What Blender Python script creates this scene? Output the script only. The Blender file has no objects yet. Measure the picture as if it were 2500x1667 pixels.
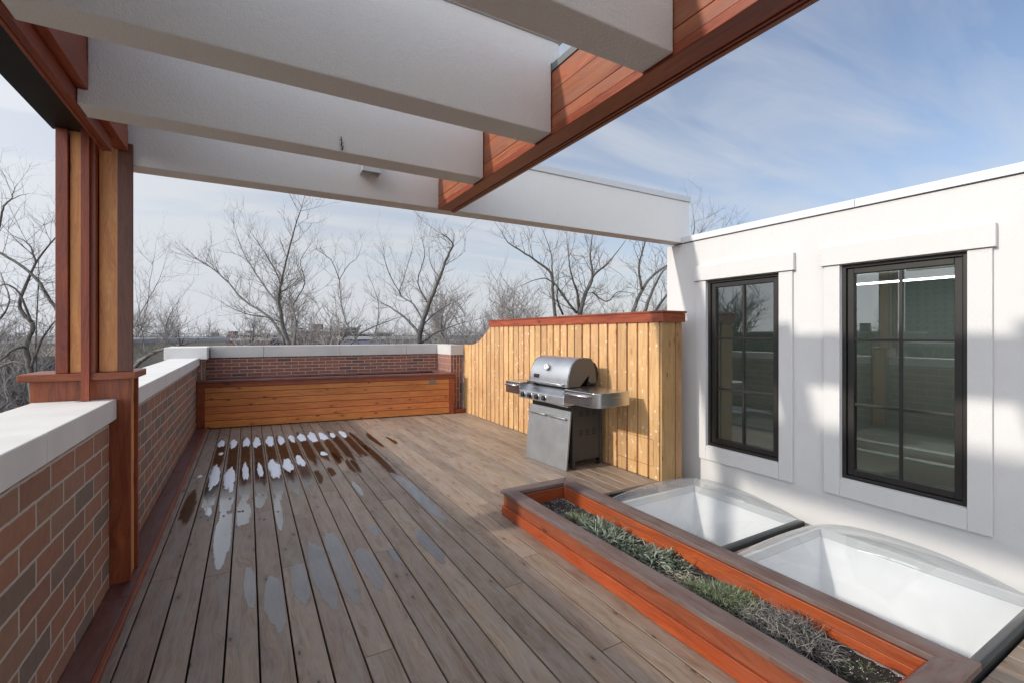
import bpy, bmesh, math, random
from mathutils import Vector, Matrix
import numpy as np
R = math.radians
random.seed(7)
sc = bpy.context.scene
col = sc.collection
# ------------------------------------------------------------------ camera
F, CX, HY, H = 1130.0, 1250.0, 815.0, 1.53
YAW = math.atan2(645, F)
cd = bpy.data.cameras.new("Camera"); cam = bpy.data.objects.new("Camera", cd); col.objects.link(cam)
cd.sensor_width = 36; cd.lens = 36 * F / 2500; cd.shift_y = -(833.5 - HY) / 2500
cd.clip_start = 0.05; cd.clip_end = 5000
cam.location = (0, 0, H); cam.rotation_euler = (R(90), 0, -YAW)
sc.camera = cam
# ------------------------------------------------------------------ sun, sky
SUND = Vector((-1, .125, .502)).normalized()
sd = bpy.data.lights.new("Sun", 'SUN'); sd.energy = 2.3; sd.angle = R(1.7); sd.color = (1, .93, .84)
so = bpy.data.objects.new("Sun", sd); col.objects.link(so); so.location = (-20, 3, 12)
so.rotation_euler = SUND.to_track_quat('Z', 'Y').to_euler()
w = bpy.data.worlds.new("World"); sc.world = w; w.use_nodes = True
nt = w.node_tree; N = nt.nodes; L = nt.links; N.clear()
out = N.new('ShaderNodeOutputWorld'); bg = N.new('ShaderNodeBackground'); bg.inputs['Strength'].default_value = 0.15
sky = N.new('ShaderNodeTexSky'); sky.sky_type = 'NISHITA'; sky.sun_disc = False
sky.sun_elevation = R(26.5); sky.sun_rotation = math.atan2(-1, .125); sky.altitude = 100; sky.air_density = 1.0; sky.dust_density = 1.2; sky.ozone_density = 1.6
tc = N.new('ShaderNodeTexCoord'); sep = N.new('ShaderNodeSeparateXYZ'); L.new(tc.outputs['Generated'], sep.inputs[0])
def wm(op, a, b=None, c=None):
    n = N.new('ShaderNodeMath'); n.operation = op
    for i, v in enumerate((a, b, c)):
        if v is None: continue
        if isinstance(v, (int, float)): n.inputs[i].default_value = v
        else: L.new(v, n.inputs[i])
    return n.outputs[0]
zc = wm('ADD', wm('MAXIMUM', sep.outputs[2], 0.0), 0.12)
u_ = wm('DIVIDE', sep.outputs[0], zc); v_ = wm('DIVIDE', sep.outputs[1], zc)
cmb = N.new('ShaderNodeCombineXYZ'); L.new(u_, cmb.inputs[0]); L.new(v_, cmb.inputs[1])
mp = N.new('ShaderNodeMapping'); mp.inputs['Rotation'].default_value = (0, 0, R(28)); mp.inputs['Scale'].default_value = (.35, 1.1, 1); L.new(cmb.outputs[0], mp.inputs[0])
nz = N.new('ShaderNodeTexNoise'); nz.inputs['Scale'].default_value = 2.6; nz.inputs['Detail'].default_value = 7; nz.inputs['Roughness'].default_value = .55; nz.inputs['Distortion'].default_value = .5
L.new(mp.outputs[0], nz.inputs['Vector'])
rp = N.new('ShaderNodeValToRGB'); rp.color_ramp.elements[0].position = .40; rp.color_ramp.elements[1].position = .66
rp.color_ramp.elements[0].color = (.30, .30, .30, 1); rp.color_ramp.elements[1].color = (.72, .72, .72, 1)
L.new(nz.outputs[0], rp.inputs[0])
hz = wm('POWER', wm('SUBTRACT', 1.0, wm('MAXIMUM', sep.outputs[2], 0.0)), 5.0)
lf = N.new('ShaderNodeVectorMath'); lf.operation = 'DOT_PRODUCT'; L.new(tc.outputs['Generated'], lf.inputs[0]); lf.inputs[1].default_value = Vector((-.75, .45, -.5)).normalized()
cf = wm('MINIMUM', wm('MAXIMUM', wm('ADD', wm('ADD', rp.outputs[0], wm('MULTIPLY', hz, .45)), wm('MULTIPLY', wm('ADD', lf.outputs['Value'], .28), .55)), .04), .97)
mx = N.new('ShaderNodeMixRGB'); L.new(cf, mx.inputs[0]); sm = N.new('ShaderNodeMixRGB'); sm.blend_type = 'MULTIPLY'; sm.inputs[0].default_value = 1; L.new(sky.outputs[0], sm.inputs[1]); sm.inputs[2].default_value = (.74, .70, .71, 1); L.new(sm.outputs[0], mx.inputs[1]); 
# fill glow added to the unseen sky behind the viewer and sunward, lifting shaded faces
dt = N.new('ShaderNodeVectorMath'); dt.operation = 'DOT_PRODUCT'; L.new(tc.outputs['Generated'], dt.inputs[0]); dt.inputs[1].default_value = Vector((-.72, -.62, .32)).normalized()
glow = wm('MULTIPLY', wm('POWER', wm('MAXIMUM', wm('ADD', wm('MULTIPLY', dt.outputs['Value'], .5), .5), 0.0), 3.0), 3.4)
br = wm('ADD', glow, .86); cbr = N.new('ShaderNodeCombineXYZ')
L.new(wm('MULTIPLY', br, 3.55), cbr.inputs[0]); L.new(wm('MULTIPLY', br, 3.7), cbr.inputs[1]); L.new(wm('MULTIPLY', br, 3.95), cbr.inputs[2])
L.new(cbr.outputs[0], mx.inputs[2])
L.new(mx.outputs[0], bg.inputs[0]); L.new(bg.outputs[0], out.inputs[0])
sc.view_settings.view_transform = 'Standard'; sc.view_settings.look = 'None'; sc.view_settings.gamma = 1
sc.view_settings.exposure = 0.54
sc.render.engine = 'CYCLES'
try:
    sc.cycles.max_bounces = 10; sc.cycles.transparent_max_bounces = 16; sc.cycles.caustics_reflective = False; sc.cycles.caustics_refractive = False
    sc.cycles.sample_clamp_indirect = 6
except Exception: pass

# ------------------------------------------------------------------ helpers
class MB:
    """collects boxes / tubes into one mesh; uv in metres (u along the grain), face attribute rnd per piece"""
    def __init__(s): s.v = []; s.f = []; s.uv = []; s.r = []; s.sm = []
    def face(s, idx, uvs, r, smooth=False):
        s.f.append(idx); s.uv.append(uvs); s.r.append(r); s.sm.append(smooth)
    def hexa(s, c, ax=0, r=None):
        """8 corners: bottom 0-3 ccw, top 4-7"""
        r = random.random() if r is None else r
        b = len(s.v); s.v += [tuple(p) for p in c]
        for q in ((3, 2, 1, 0), (4, 5, 6, 7), (0, 1, 5, 4), (1, 2, 6, 5), (2, 3, 7, 6), (3, 0, 4, 7)):
            P = [Vector(c[i]) for i in q]; n = (P[1] - P[0]).cross(P[3] - P[0]); a = [abs(t) for t in n]; na = a.index(max(a))
            if na == ax: uu, vv = [t for t in (0, 1, 2) if t != ax]
            else: uu = ax; vv = [t for t in (0, 1, 2) if t not in (ax, na)][0]
            s.face([b + i for i in q], [(p[uu], p[vv]) for p in P], r)
    def box(s, x0, x1, y0, y1, z0, z1, ax=None, r=None):
        if ax is None: d = (x1 - x0, y1 - y0, z1 - z0); ax = d.index(max(d))
        s.hexa([(x0, y0, z0), (x1, y0, z0), (x1, y1, z0), (x0, y1, z0), (x0, y0, z1), (x1, y0, z1), (x1, y1, z1), (x0, y1, z1)], ax, r)
    def prism(s, poly, z0, z1, ax=0, r=None, plane='XY'):
        """poly of (a,b) extruded; plane XY -> z ; YZ -> x ; XZ -> y"""
        r = random.random() if r is None else r
        def P(a, b, c): return {'XY': (a, b, c), 'YZ': (c, a, b), 'XZ': (a, c, b)}[plane]
        n = len(poly); b = len(s.v)
        s.v += [P(p[0], p[1], z0) for p in poly] + [P(p[0], p[1], z1) for p in poly]
        s.face([b + i for i in range(n)][::-1], [poly[i] for i in range(n)][::-1], r)
        s.face([b + n + i for i in range(n)], list(poly), r)
        for i in range(n):
            j = (i + 1) % n; d = math.dist(poly[i], poly[j])
            s.face([b + i, b + j, b + n + j, b + n + i], [(z0, 0), (z0, d), (z1, d), (z1, 0)] if ax else [(0, z0), (d, z0), (d, z1), (0, z1)], r)
    def tube(s, pts, rad, n=6, r=None, cap=True):
        r = random.random() if r is None else r
        pts = [Vector(p) for p in pts]
        if not hasattr(rad, '__len__'): rad = [rad] * len(pts)
        b = len(s.v); m = len(pts); dist = 0
        t0 = (pts[1] - pts[0]).normalized(); u = t0.orthogonal().normalized()
        for i, p in enumerate(pts):
            t = (pts[min(i + 1, m - 1)] - pts[max(i - 1, 0)]).normalized()
            u = (u - t * u.dot(t));
            if u.length < 1e-6: u = t.orthogonal()
            u.normalize(); w_ = t.cross(u)
            for k in range(n):
                a = 2 * math.pi * k / n; q = p + (u * math.cos(a) + w_ * math.sin(a)) * rad[i]; s.v.append((q.x, q.y, q.z))
        for i in range(m - 1):
            d2 = dist + (pts[i + 1] - pts[i]).length
            for k in range(n):
                k2 = (k + 1) % n
                s.face([b + i * n + k, b + i * n + k2, b + (i + 1) * n + k2, b + (i + 1) * n + k], [(dist, k * .02), (dist, k * .02 + .02), (d2, k * .02 + .02), (d2, k * .02)], r, True)
            dist = d2
        if cap and n > 3:
            s.face([b + k for k in range(n)][::-1], [(0, 0)] * n, r); s.face([b + (m - 1) * n + k for k in range(n)], [(0, 0)] * n, r)
    def cyl(s, p0, p1, rad, n=16, r=None): s.tube([p0, p1], rad, n, r)
    def build(s, name, mat, parent=None, bevel=0, loc=None, fix=False, **tags):
        fix = fix or (bevel and len(s.f) < 3000)
        me = bpy.data.meshes.new(name); me.from_pydata(s.v, [], s.f); 
        uvl = me.uv_layers.new(name="UVMap"); flat = np.array([c for f in s.uv for p in f for c in p], dtype=np.float32); uvl.data.foreach_set('uv', flat)
        at = me.attributes.new('rnd', 'FLOAT', 'FACE'); at.data.foreach_set('value', np.array(s.r, dtype=np.float32))
        me.polygons.foreach_set('use_smooth', np.array(s.sm, dtype=bool)); me.update()
        if fix:
            bm = bmesh.new(); bm.from_mesh(me); bmesh.ops.recalc_face_normals(bm, faces=bm.faces); bm.to_mesh(me); bm.free()
        me.materials.append(mat)
        o = bpy.data.objects.new(name, me); col.objects.link(o)
        if parent: o.parent = parent
        if loc: o.location = loc
        if bevel:
            m = o.modifiers.new('bevel', 'BEVEL'); m.width = bevel; m.segments = 2; m.limit_method = 'ANGLE'; m.angle_limit = R(50); m.harden_normals = False
        for k, v in tags.items(): o[k] = v
        return o
def thing(name, label, cat, loc=(0, 0, 0), rz=0, group=None):
    o = bpy.data.objects.new(name, None); col.objects.link(o); o.location = loc; o.rotation_euler = (0, 0, rz)
    o.empty_display_size = .1; o['label'] = label; o['category'] = cat
    if group: o['group'] = group
    return o
def tag(o, label, cat, group=None):
    o['label'] = label; o['category'] = cat
    if group: o['group'] = group
    return o
def copy_tree(o, parent=None):
    c = o.copy(); col.objects.link(c); c.parent = parent
    for ch in [x for x in bpy.data.objects if x.parent == o]: copy_tree(ch, c)
    return c

# ------------------------------------------------------------------ materials
class NT:
    def __init__(s, name):
        s.m = bpy.data.materials.new(name); s.m.use_nodes = True; s.t = s.m.node_tree; s.t.nodes.clear()
        s.out = s.n('ShaderNodeOutputMaterial')
    def n(s, t, **kw):
        x = s.t.nodes.new(t)
        for k, v in kw.items(): setattr(x, k, v)
        return x
    def put(s, sock, v):
        if isinstance(v, bpy.types.NodeSocket): s.t.links.new(v, sock)
        elif hasattr(v, '__len__') and sock.type == 'RGBA': sock.default_value = (*v[:3], 1)
        else: sock.default_value = v
    def math(s, op, a, b=0., c=0., clamp=False):
        x = s.n('ShaderNodeMath', operation=op, use_clamp=clamp)
        s.put(x.inputs[0], a); s.put(x.inputs[1], b); s.put(x.inputs[2], c); return x.outputs[0]
    def mix(s, f, a, b, bt='MIX'):
        x = s.n('ShaderNodeMixRGB', blend_type=bt); s.put(x.inputs[0], f); s.put(x.inputs[1], a); s.put(x.inputs[2], b); return x.outputs[0]
    def ramp(s, f, st, interp='LINEAR'):
        x = s.n('ShaderNodeValToRGB'); e = x.color_ramp.elements; x.color_ramp.interpolation = interp
        while len(e) < len(st): e.new(.5)
        for i, (p, c) in enumerate(st): e[i].position = p; e[i].color = (*c, 1) if hasattr(c, '__len__') else (c, c, c, 1)
        s.put(x.inputs[0], f); return x.outputs[0]
    def noise(s, vec, scale, detail=4, rough=.55, dist=0):
        x = s.n('ShaderNodeTexNoise'); s.put(x.inputs['Vector'], vec); x.inputs['Scale'].default_value = scale; x.inputs['Detail'].default_value = detail
        x.inputs['Roughness'].default_value = rough; x.inputs['Distortion'].default_value = dist; return x.outputs[0]
    def mapping(s, vec, scale=(1, 1, 1), loc=(0, 0, 0)):
        x = s.n('ShaderNodeMapping'); s.put(x.inputs[0], vec); x.inputs['Scale'].default_value = scale; x.inputs['Location'].default_value = loc; return x.outputs[0]
    def attr(s, n): return s.n('ShaderNodeAttribute', attribute_name=n)
    def obj(s): return s.n('ShaderNodeTexCoord').outputs['Object']
    def uv(s): return s.n('ShaderNodeTexCoord').outputs['UV']
    def bump(s, h, st=.3, d=.01):
        x = s.n('ShaderNodeBump'); s.put(x.inputs['Height'], h); x.inputs['Strength'].default_value = st; x.inputs['Distance'].default_value = d; return x.outputs[0]
    def bsdf(s, color, rough=.6, metal=0., normal=None, **kw):
        b = s.n('ShaderNodeBsdfPrincipled'); s.put(b.inputs['Base Color'], color); s.put(b.inputs['Roughness'], rough); s.put(b.inputs['Metallic'], metal)
        if normal is not None: s.put(b.inputs['Normal'], normal)
        for k, v in kw.items(): s.put(b.inputs[k], v)
        s.put(s.out.inputs[0], b.outputs[0]); return b
def wood(name, ca, cb, cdark, rough=.5, knot=(.05, .02, .01), kd=.25, var=.35, bump=.25, grey=None, tint=None, coat=0, kscale=4.5, fleck=None, ksz=.11):
    t = NT(name); rnd = t.attr('rnd').outputs['Fac']
    off = t.n('ShaderNodeCombineXYZ'); t.put(off.inputs[0], t.math('MULTIPLY', rnd, 37.)); t.put(off.inputs[1], t.math('MULTIPLY', rnd, 91.)); t.put(off.inputs[2], 0.)
    va = t.n('ShaderNodeVectorMath', operation='ADD'); t.put(va.inputs[0], t.uv()); t.put(va.inputs[1], off.outputs[0]); P = va.outputs[0]
    # knots
    kv = t.mapping(P, (kscale * .55, kscale * 1.6, 1))
    vo = t.n('ShaderNodeTexVoronoi'); t.put(vo.inputs['Vector'], kv); vo.inputs['Scale'].default_value = 1.; vo.voronoi_dimensions = '2D'
    sr = t.n('ShaderNodeSeparateColor'); t.put(sr.inputs[0], vo.outputs['Color'])
    gate = t.math('LESS_THAN', sr.outputs[0], kd)
    kn = t.math('MULTIPLY', t.ramp(vo.outputs['Distance'], [(ksz * .5, 1.), (ksz, 0.)]), gate)
    ring = t.math('MULTIPLY', t.ramp(vo.outputs['Distance'], [(.08, 1.), (.32, 0.)]), gate)
    # grain, bent round the knots
    gv = t.mapping(P, (1.1, 16, 1)); g2 = t.n('ShaderNodeVectorMath', operation='ADD'); t.put(g2.inputs[0], gv)
    cx = t.n('ShaderNodeCombineXYZ'); t.put(cx.inputs[1], t.math('MULTIPLY', ring, 1.6)); t.put(g2.inputs[1], cx.outputs[0])
    warp = t.noise(t.mapping(P, (.6, 3, 1)), 2., 2); g3 = t.n('ShaderNodeVectorMath', operation='ADD'); t.put(g3.inputs[0], g2.outputs[0])
    cy = t.n('ShaderNodeCombineXYZ'); t.put(cy.inputs[1], t.math('MULTIPLY', warp, 3.)); t.put(g3.inputs[1], cy.outputs[0])
    gr = t.noise(g3.outputs[0], 2.2, 5, .62); fine = t.noise(t.mapping(P, (3, 130, 1)), 2., 3, .6)
    cath = t.math('SINE', t.math('MULTIPLY', gr, 55.))
    f = t.math('ADD', t.math('MULTIPLY', gr, .75), t.math('ADD', t.math('MULTIPLY', fine, .28), t.math('MULTIPLY', cath, .05)))
    c = t.ramp(f, [(.30, cdark), (.5, ca), (.72, cb)])
    big = t.noise(t.mapping(P, (.9, 2.2, 1)), 1.5, 3)
    c = t.mix(t.ramp(big, [(.35, .0), (.7, .55)]), c, t.mix(1., c, (.62, .6, .6), 'MULTIPLY'))
    hs = t.n('ShaderNodeHueSaturation'); t.put(hs.inputs['Color'], c); t.put(hs.inputs['Value'], t.math('ADD', t.math('MULTIPLY', rnd, var), 1 - var / 2)); t.put(hs.inputs['Hue'], t.math('ADD', t.math('MULTIPLY', t.math('FRACT', t.math('MULTIPLY', rnd, 17.3)), .012), .494))
    c = hs.outputs[0]
    if grey: 
        gn = t.noise(t.mapping(P, (1.3, 5, 1)), 2.5, 5, .65)
        c = t.mix(t.ramp(gn, [(.4, 0.), (.68, grey[3])]), c, grey[:3])
    c = t.mix(t.math('MULTIPLY', ring, .4), c, cdark); c = t.mix(t.math('MULTIPLY', kn, .85), c, knot)
    if fleck:
        v2 = t.n('ShaderNodeTexVoronoi'); t.put(v2.inputs['Vector'], t.mapping(P, (7., 10., 1))); v2.voronoi_dimensions = '2D'; v2.inputs['Scale'].default_value = 1.
        s2 = t.n('ShaderNodeSeparateColor'); t.put(s2.inputs[0], v2.outputs['Color'])
        fn = t.noise(t.mapping(P, (14, 40, 1)), 2., 2)
        fk = t.math('MULTIPLY', t.math('MULTIPLY', t.ramp(v2.outputs['Distance'], [(.07, 1.), (.16, 0.)]), t.math('LESS_THAN', s2.outputs[1], .65)), t.ramp(fn, [(.48, 0.), (.56, 1.)]))
        c = t.mix(t.math('MULTIPLY', fk, .9), c, fleck)
    rg = t.math('ADD', t.math('MULTIPLY', gr, .25), rough - .12)
    nm = t.bump(t.math('ADD', t.math('MULTIPLY', gr, .6), t.math('MULTIPLY', fine, .6)), bump, .004)
    t.bsdf(c, rg, 0., nm, **({'Coat Weight': coat, 'Coat Roughness': .25} if coat else {}))
    return t.m
M = {}
M['deck'] = wood('weathered_deck_wood', (.268, .188, .130), (.385, .288, .208), (.13, .083, .056), .50, (.04, .025, .02), .16, .45, .45, grey=(.30, .272, .24, .6), kscale=7, ksz=.09)
M['red'] = wood('red_stained_wood', (.25, .052, .017), (.37, .095, .027), (.12, .022, .01), .42, (.03, .01, .008), .10, .3, .2)
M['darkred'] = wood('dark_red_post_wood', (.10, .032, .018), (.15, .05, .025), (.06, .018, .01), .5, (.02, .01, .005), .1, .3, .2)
M['beam'] = wood('faded_beam_boards', (.30, .088, .028), (.42, .15, .05), (.19, .045, .015), .5, (.10, .03, .015), .12, .35, .25, grey=(.22, .10, .07, .6))
M['upper'] = wood('dull_orange_wood', (.235, .068, .026), (.32, .10, .038), (.16, .04, .015), .5, (.06, .02, .01), .15, .3, .25)
M['orange'] = wood('orange_stained_wood', (.30, .048, .010), (.42, .080, .016), (.19, .026, .007), .48, (.06, .015, .008), .2, .4, .35, grey=(.20, .07, .04, .55))
M['redcap'] = wood('faded_red_brown_wood', (.14, .085, .068), (.2, .125, .1), (.085, .05, .04), .55, (.05, .03, .02), .05, .2, .25, grey=(.17, .15, .145, .7))
M['baser'] = wood('dull_red_board', (.15, .048, .036), (.215, .08, .06), (.085, .025, .02), .4, (.04, .012, .01), .05, .25, .2, grey=(.2, .13, .12, .5))
M['cedar'] = wood('light_cedar_boards', (.57, .335, .15), (.68, .46, .235), (.42, .20, .07), .5, (.34, .17, .07), .22, .26, .22, fleck=(.85, .78, .66))
M['cedarend'] = wood('cedar_end_boards', (.50, .28, .115), (.60, .38, .18), (.36, .165, .055), .5, (.12, .05, .02), .3, .26, .22, kscale=6)
M['cedarg'] = wood('cedar_groove', (.26, .065, .012), (.34, .10, .02), (.16, .035, .008), .6)
M['cedarpost'] = wood('honey_cedar_post', (.68, .30, .095), (.80, .42, .15), (.48, .17, .05), .5, (.035, .015, .01), .3, .2, .2, kscale=4)
M['benchwood'] = wood('knotty_orange_cedar', (.55, .185, .045), (.66, .26, .07), (.38, .11, .025), .45, (.05, .02, .01), .42, .3, .22, kscale=5.5)
def stucco(name, c, bs=.35, dirt=0.):
    t = NT(name); o = t.obj(); n1 = t.noise(o, 170, 4, .7); n2 = t.noise(o, 1.3, 4); n3 = t.noise(o, 60, 2)
    cc = t.mix(t.ramp(n2, [(.35, 0.), (.75, .16)]), c, tuple(x * .8 for x in c))
    cc = t.mix(t.ramp(n1, [(.35, .12), (.6, 0.)]), cc, tuple(x * .6 for x in c))
    if dirt:
        sp = t.n('ShaderNodeSeparateXYZ'); t.put(sp.inputs[0], o); st = t.noise(t.mapping(o, (6, 6, .5)), 1.5, 5, .7)
        cc = t.mix(t.math('MULTIPLY', t.ramp(t.math('ADD', sp.outputs[2], t.math('MULTIPLY', n2, .3)), [(0., 1.), (.35, 0.)]), dirt), cc, tuple(x * .62 for x in c))
        cc = t.mix(t.math('MULTIPLY', t.ramp(st, [(.55, 0.), (.75, 1.)]), dirt * .35), cc, tuple(x * .72 for x in c))
    t.bsdf(cc, .85, 0., t.bump(t.math('ADD', n1, t.math('MULTIPLY', n3, .6)), bs, .006)); return t.m
M['stucco'] = stucco('rough_white_stucco', (.80, .775, .74), .8, .3)
M['wallwhite'] = stucco('white_house_stucco', (.61, .603, .59), .4, .4)
def plain(name, c, rough=.5, metal=0., ns=8, amt=.12, bump=.05, **kw):
    t = NT(name); n = t.noise(t.obj(), ns, 5, .6)
    cc = t.mix(t.ramp(n, [(.3, amt), (.7, 0.)]), c, tuple(x * .55 for x in c))
    t.bsdf(cc, t.math('ADD', t.math('MULTIPLY', n, .2), rough - .1), metal, t.bump(n, bump, .004), **kw); return t.m
M['lime'] = plain('limestone_coping', (.72, .70, .665), .8, 0, 3.5, .28, .15)
M['limegrey'] = plain('weathered_limestone_coping', (.50, .475, .45), .8, 0, 2.5, .35, .15)
M['metalwhite'] = plain('white_metal_flashing', (.60, .61, .62), .4, 0, 3, .06)
M['metalgrey'] = plain('grey_metal_flashing', (.16, .17, .17), .45, .3, 5, .1)
M['black'] = plain('black_soffit_metal', (.012, .013, .012), .5, .2, 3, .1)
M['bronze'] = plain('dark_bronze_frame', (.022, .020, .018), .4, .2, 6, .15)
M['frame'] = plain('dark_rubber_frame', (.05, .055, .055), .5, .3, 20, .5)
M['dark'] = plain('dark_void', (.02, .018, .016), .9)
def brick(name, bw, bh, cols, mort, mw=.010, bs=.6):
    t = NT(name); b = t.n('ShaderNodeTexBrick'); uv = t.uv()
    dn = t.n('ShaderNodeTexNoise'); t.put(dn.inputs['Vector'], uv); dn.inputs['Scale'].default_value = 22; dn.inputs['Detail'].default_value = 4
    ds = t.n('ShaderNodeVectorMath', operation='SUBTRACT'); t.put(ds.inputs[0], dn.outputs['Color']); ds.inputs[1].default_value = (.5, .5, .5)
    dm_ = t.n('ShaderNodeVectorMath', operation='SCALE'); t.put(dm_.inputs[0], ds.outputs[0]); dm_.inputs['Scale'].default_value = bh * .085
    da = t.n('ShaderNodeVectorMath', operation='ADD'); t.put(da.inputs[0], uv); t.put(da.inputs[1], dm_.outputs[0]); t.put(b.inputs['Vector'], da.outputs[0])
    b.offset = .5; b.inputs['Scale'].default_value = 1.; b.inputs['Brick Width'].default_value = bw; b.inputs['Row Height'].default_value = bh; b.inputs['Mortar Size'].default_value = mw; b.inputs['Mortar Smooth'].default_value = .25
    t.put(b.inputs['Color1'], (0, 0, 0)); t.put(b.inputs['Color2'], (1, 1, 1)); t.put(b.inputs['Mortar'], (.5, .5, .5)); b.inputs['Bias'].default_value = 0
    c = t.ramp(b.outputs['Color'], cols)
    n = t.noise(uv, 18, 6, .7); n2 = t.noise(uv, 110, 3, .7)
    c = t.mix(t.ramp(n, [(.3, .5), (.62, 0.)]), c, t.mix(1., c, (.62, .58, .56), 'MULTIPLY'))
    c = t.mix(t.ramp(n2, [(.58, 0.), (.78, .35)]), c, (.45, .33, .26))
    mc = t.mix(t.ramp(n2, [(.3, .0), (.7, .35)]), mort, tuple(x * .6 for x in mort))
    c = t.mix(b.outputs['Fac'], c, mc)
    h = t.math('ADD', t.math('SUBTRACT', 1., b.outputs['Fac']), t.math('MULTIPLY', n2, .22))
    t.bsdf(c, .85, 0., t.bump(h, bs, .010)); return t.m
M['brick'] = brick('large_red_brown_brick', .31, .110, [(.0, (.20, .15, .115)), (.26, (.22, .15, .11)), (.34, (.28, .14, .09)), (.6, (.35, .165, .10)), (1., (.29, .175, .12))], (.52, .46, .385), .0075)
M['brick2'] = brick('dark_red_brick', .235, .0605, [(.0, (.11, .055, .045)), (.2, (.20, .07, .048)), (.6, (.27, .095, .06)), (1., (.22, .08, .052))], (.40, .36, .31), .006)
def glassmat(name, tint, ior, add=0., rough=0., gl=(1, 1, 1)):
    t = NT(name); tr = t.n('ShaderNodeBsdfTransparent'); t.put(tr.inputs[0], tint); g = t.n('ShaderNodeBsdfGlossy'); g.inputs['Roughness'].default_value = rough; t.put(g.inputs[0], gl)
    lw = t.n('ShaderNodeLayerWeight'); lw.inputs['Blend'].default_value = .5
    fr = t.math('POWER', lw.outputs['Facing'], 4.2)
    m = t.n('ShaderNodeMixShader'); t.put(m.inputs[0], t.math('ADD', t.math('MULTIPLY', fr, ior), add, 0, True)); t.put(m.inputs[1], tr.outputs[0]); t.put(m.inputs[2], g.outputs[0]); t.put(t.out.inputs[0], m.outputs[0]); return t.m
M['glass'] = glassmat('tinted_window_glass', (.62, .66, .65), .7, .11)
M['acrylic'] = glassmat('clear_acrylic', (.955, .968, .965), .75, .05, .05)
def acryl():
    t = NT('hazy_clear_acrylic'); tr = t.n('ShaderNodeBsdfTransparent'); t.put(tr.inputs[0], (.96, .97, .968)); g = t.n('ShaderNodeBsdfGlossy'); n = t.noise(t.obj(), 3, 4); t.put(g.inputs['Roughness'], t.math('MULTIPLY', n, .12))
    df = t.n('ShaderNodeBsdfDiffuse'); t.put(df.inputs[0], (.8, .82, .83)); lw = t.n('ShaderNodeLayerWeight'); lw.inputs['Blend'].default_value = .5; fp = t.math('POWER', lw.outputs['Facing'], 4.)
    m1 = t.n('ShaderNodeMixShader'); t.put(m1.inputs[0], t.math('ADD', t.math('MULTIPLY', n, .16), t.math('ADD', .05, t.math('MULTIPLY', fp, .25)))); t.put(m1.inputs[1], tr.outputs[0]); t.put(m1.inputs[2], df.outputs[0])
    m2 = t.n('ShaderNodeMixShader'); t.put(m2.inputs[0], t.math('ADD', .05, t.math('MULTIPLY', fp, .6), 0, True)); t.put(m2.inputs[1], m1.outputs[0]); t.put(m2.inputs[2], g.outputs[0]); t.put(t.out.inputs[0], m2.outputs[0]); return t.m
M['acrylic'] = acryl()
def sheet(name, tint, ior, rough, add=0., soft=.12):
    t = NT(name); tr = t.n('ShaderNodeBsdfTransparent'); g = t.n('ShaderNodeBsdfGlossy')
    e = t.attr('edge').outputs['Fac']; n = t.noise(t.mapping(t.obj(), (45, 9, 1)), 1., 5, .65); n2 = t.noise(t.obj(), 16, 3, .6)
    f = t.math('ADD', e, t.math('ADD', t.math('MULTIPLY', t.math('SUBTRACT', n, .5), .9), t.math('MULTIPLY', t.math('SUBTRACT', n2, .5), .6)))
    mask = t.ramp(f, [(.30, 0.), (.30 + soft, 1.)])
    t.put(tr.inputs[0], t.mix(mask, (1, 1, 1), tint)); t.put(g.inputs['Roughness'], t.math('ADD', rough, t.math('MULTIPLY', n, .05)))
    lw = t.n('ShaderNodeLayerWeight'); lw.inputs['Blend'].default_value = .5; fr = t.math('MULTIPLY', t.math('POWER', lw.outputs['Facing'], 3.), ior)
    nb = t.bump(t.noise(t.mapping(t.obj(), (60, 8, 1)), 1., 3), .05, .004); t.put(g.inputs['Normal'], nb)
    m = t.n('ShaderNodeMixShader'); t.put(m.inputs[0], t.math('MULTIPLY', t.math('ADD', fr, add, 0, True), mask)); t.put(m.inputs[1], tr.outputs[0]); t.put(m.inputs[2], g.outputs[0]); t.put(t.out.inputs[0], m.outputs[0]); return t.m
M['puddle'] = sheet('rain_puddle', (.62, .60, .62), .9, .015, .075)
M['ice'] = sheet('icy_puddle', (.66, .64, .63), .75, .05, .2)
M['wet'] = sheet('damp_wood_film', (.52, .38, .28), .2, .12, .015, .4)
def snowm():
    t = NT('melting_snow'); o = t.obj(); n = t.noise(o, 60, 5, .7)
    t.bsdf(t.mix(t.ramp(n, [(.3, .5), (.6, 0.)]), (.86, .88, .93), (.6, .63, .7)), .5, 0., t.bump(n, .5, .006), **{'Subsurface Weight': .15, 'Subsurface Radius': (.02, .02, .03)}); return t.m
M['snow'] = snowm()
def stainless(name, c, rough, axis=1, sc_=220):
    t = NT(name); o = t.obj(); s_ = [3, 3, 3]; s_[2] = sc_
    n = t.noise(t.mapping(o, s_), 1., 3, .6); n2 = t.noise(o, 6, 5, .65); n3 = t.noise(o, 45, 4, .7)
    cc = t.mix(t.ramp(n2, [(.35, .35), (.65, 0.)]), c, tuple(x * .65 for x in c))
    cc = t.mix(t.ramp(n3, [(.6, 0.), (.72, .35)]), cc, tuple(min(1, x * 1.25) for x in c))
    t.bsdf(cc, t.math('ADD', t.math('MULTIPLY', n, .12), t.math('ADD', rough - .06, t.math('MULTIPLY', n2, .1))), 1., t.bump(n, .06, .002)); return t.m
M['steel'] = stainless('brushed_stainless_steel', (.56, .57, .585), .33)
M['steeldoor'] = stainless('dull_stainless_door', (.42, .435, .45), .45)
M['steelpol'] = stainless('bright_stainless_trim', (.66, .66, .665), .2)
M['grilldark'] = plain('charcoal_enamel', (.055, .055, .055), .5, .4, 12, .3)
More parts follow.
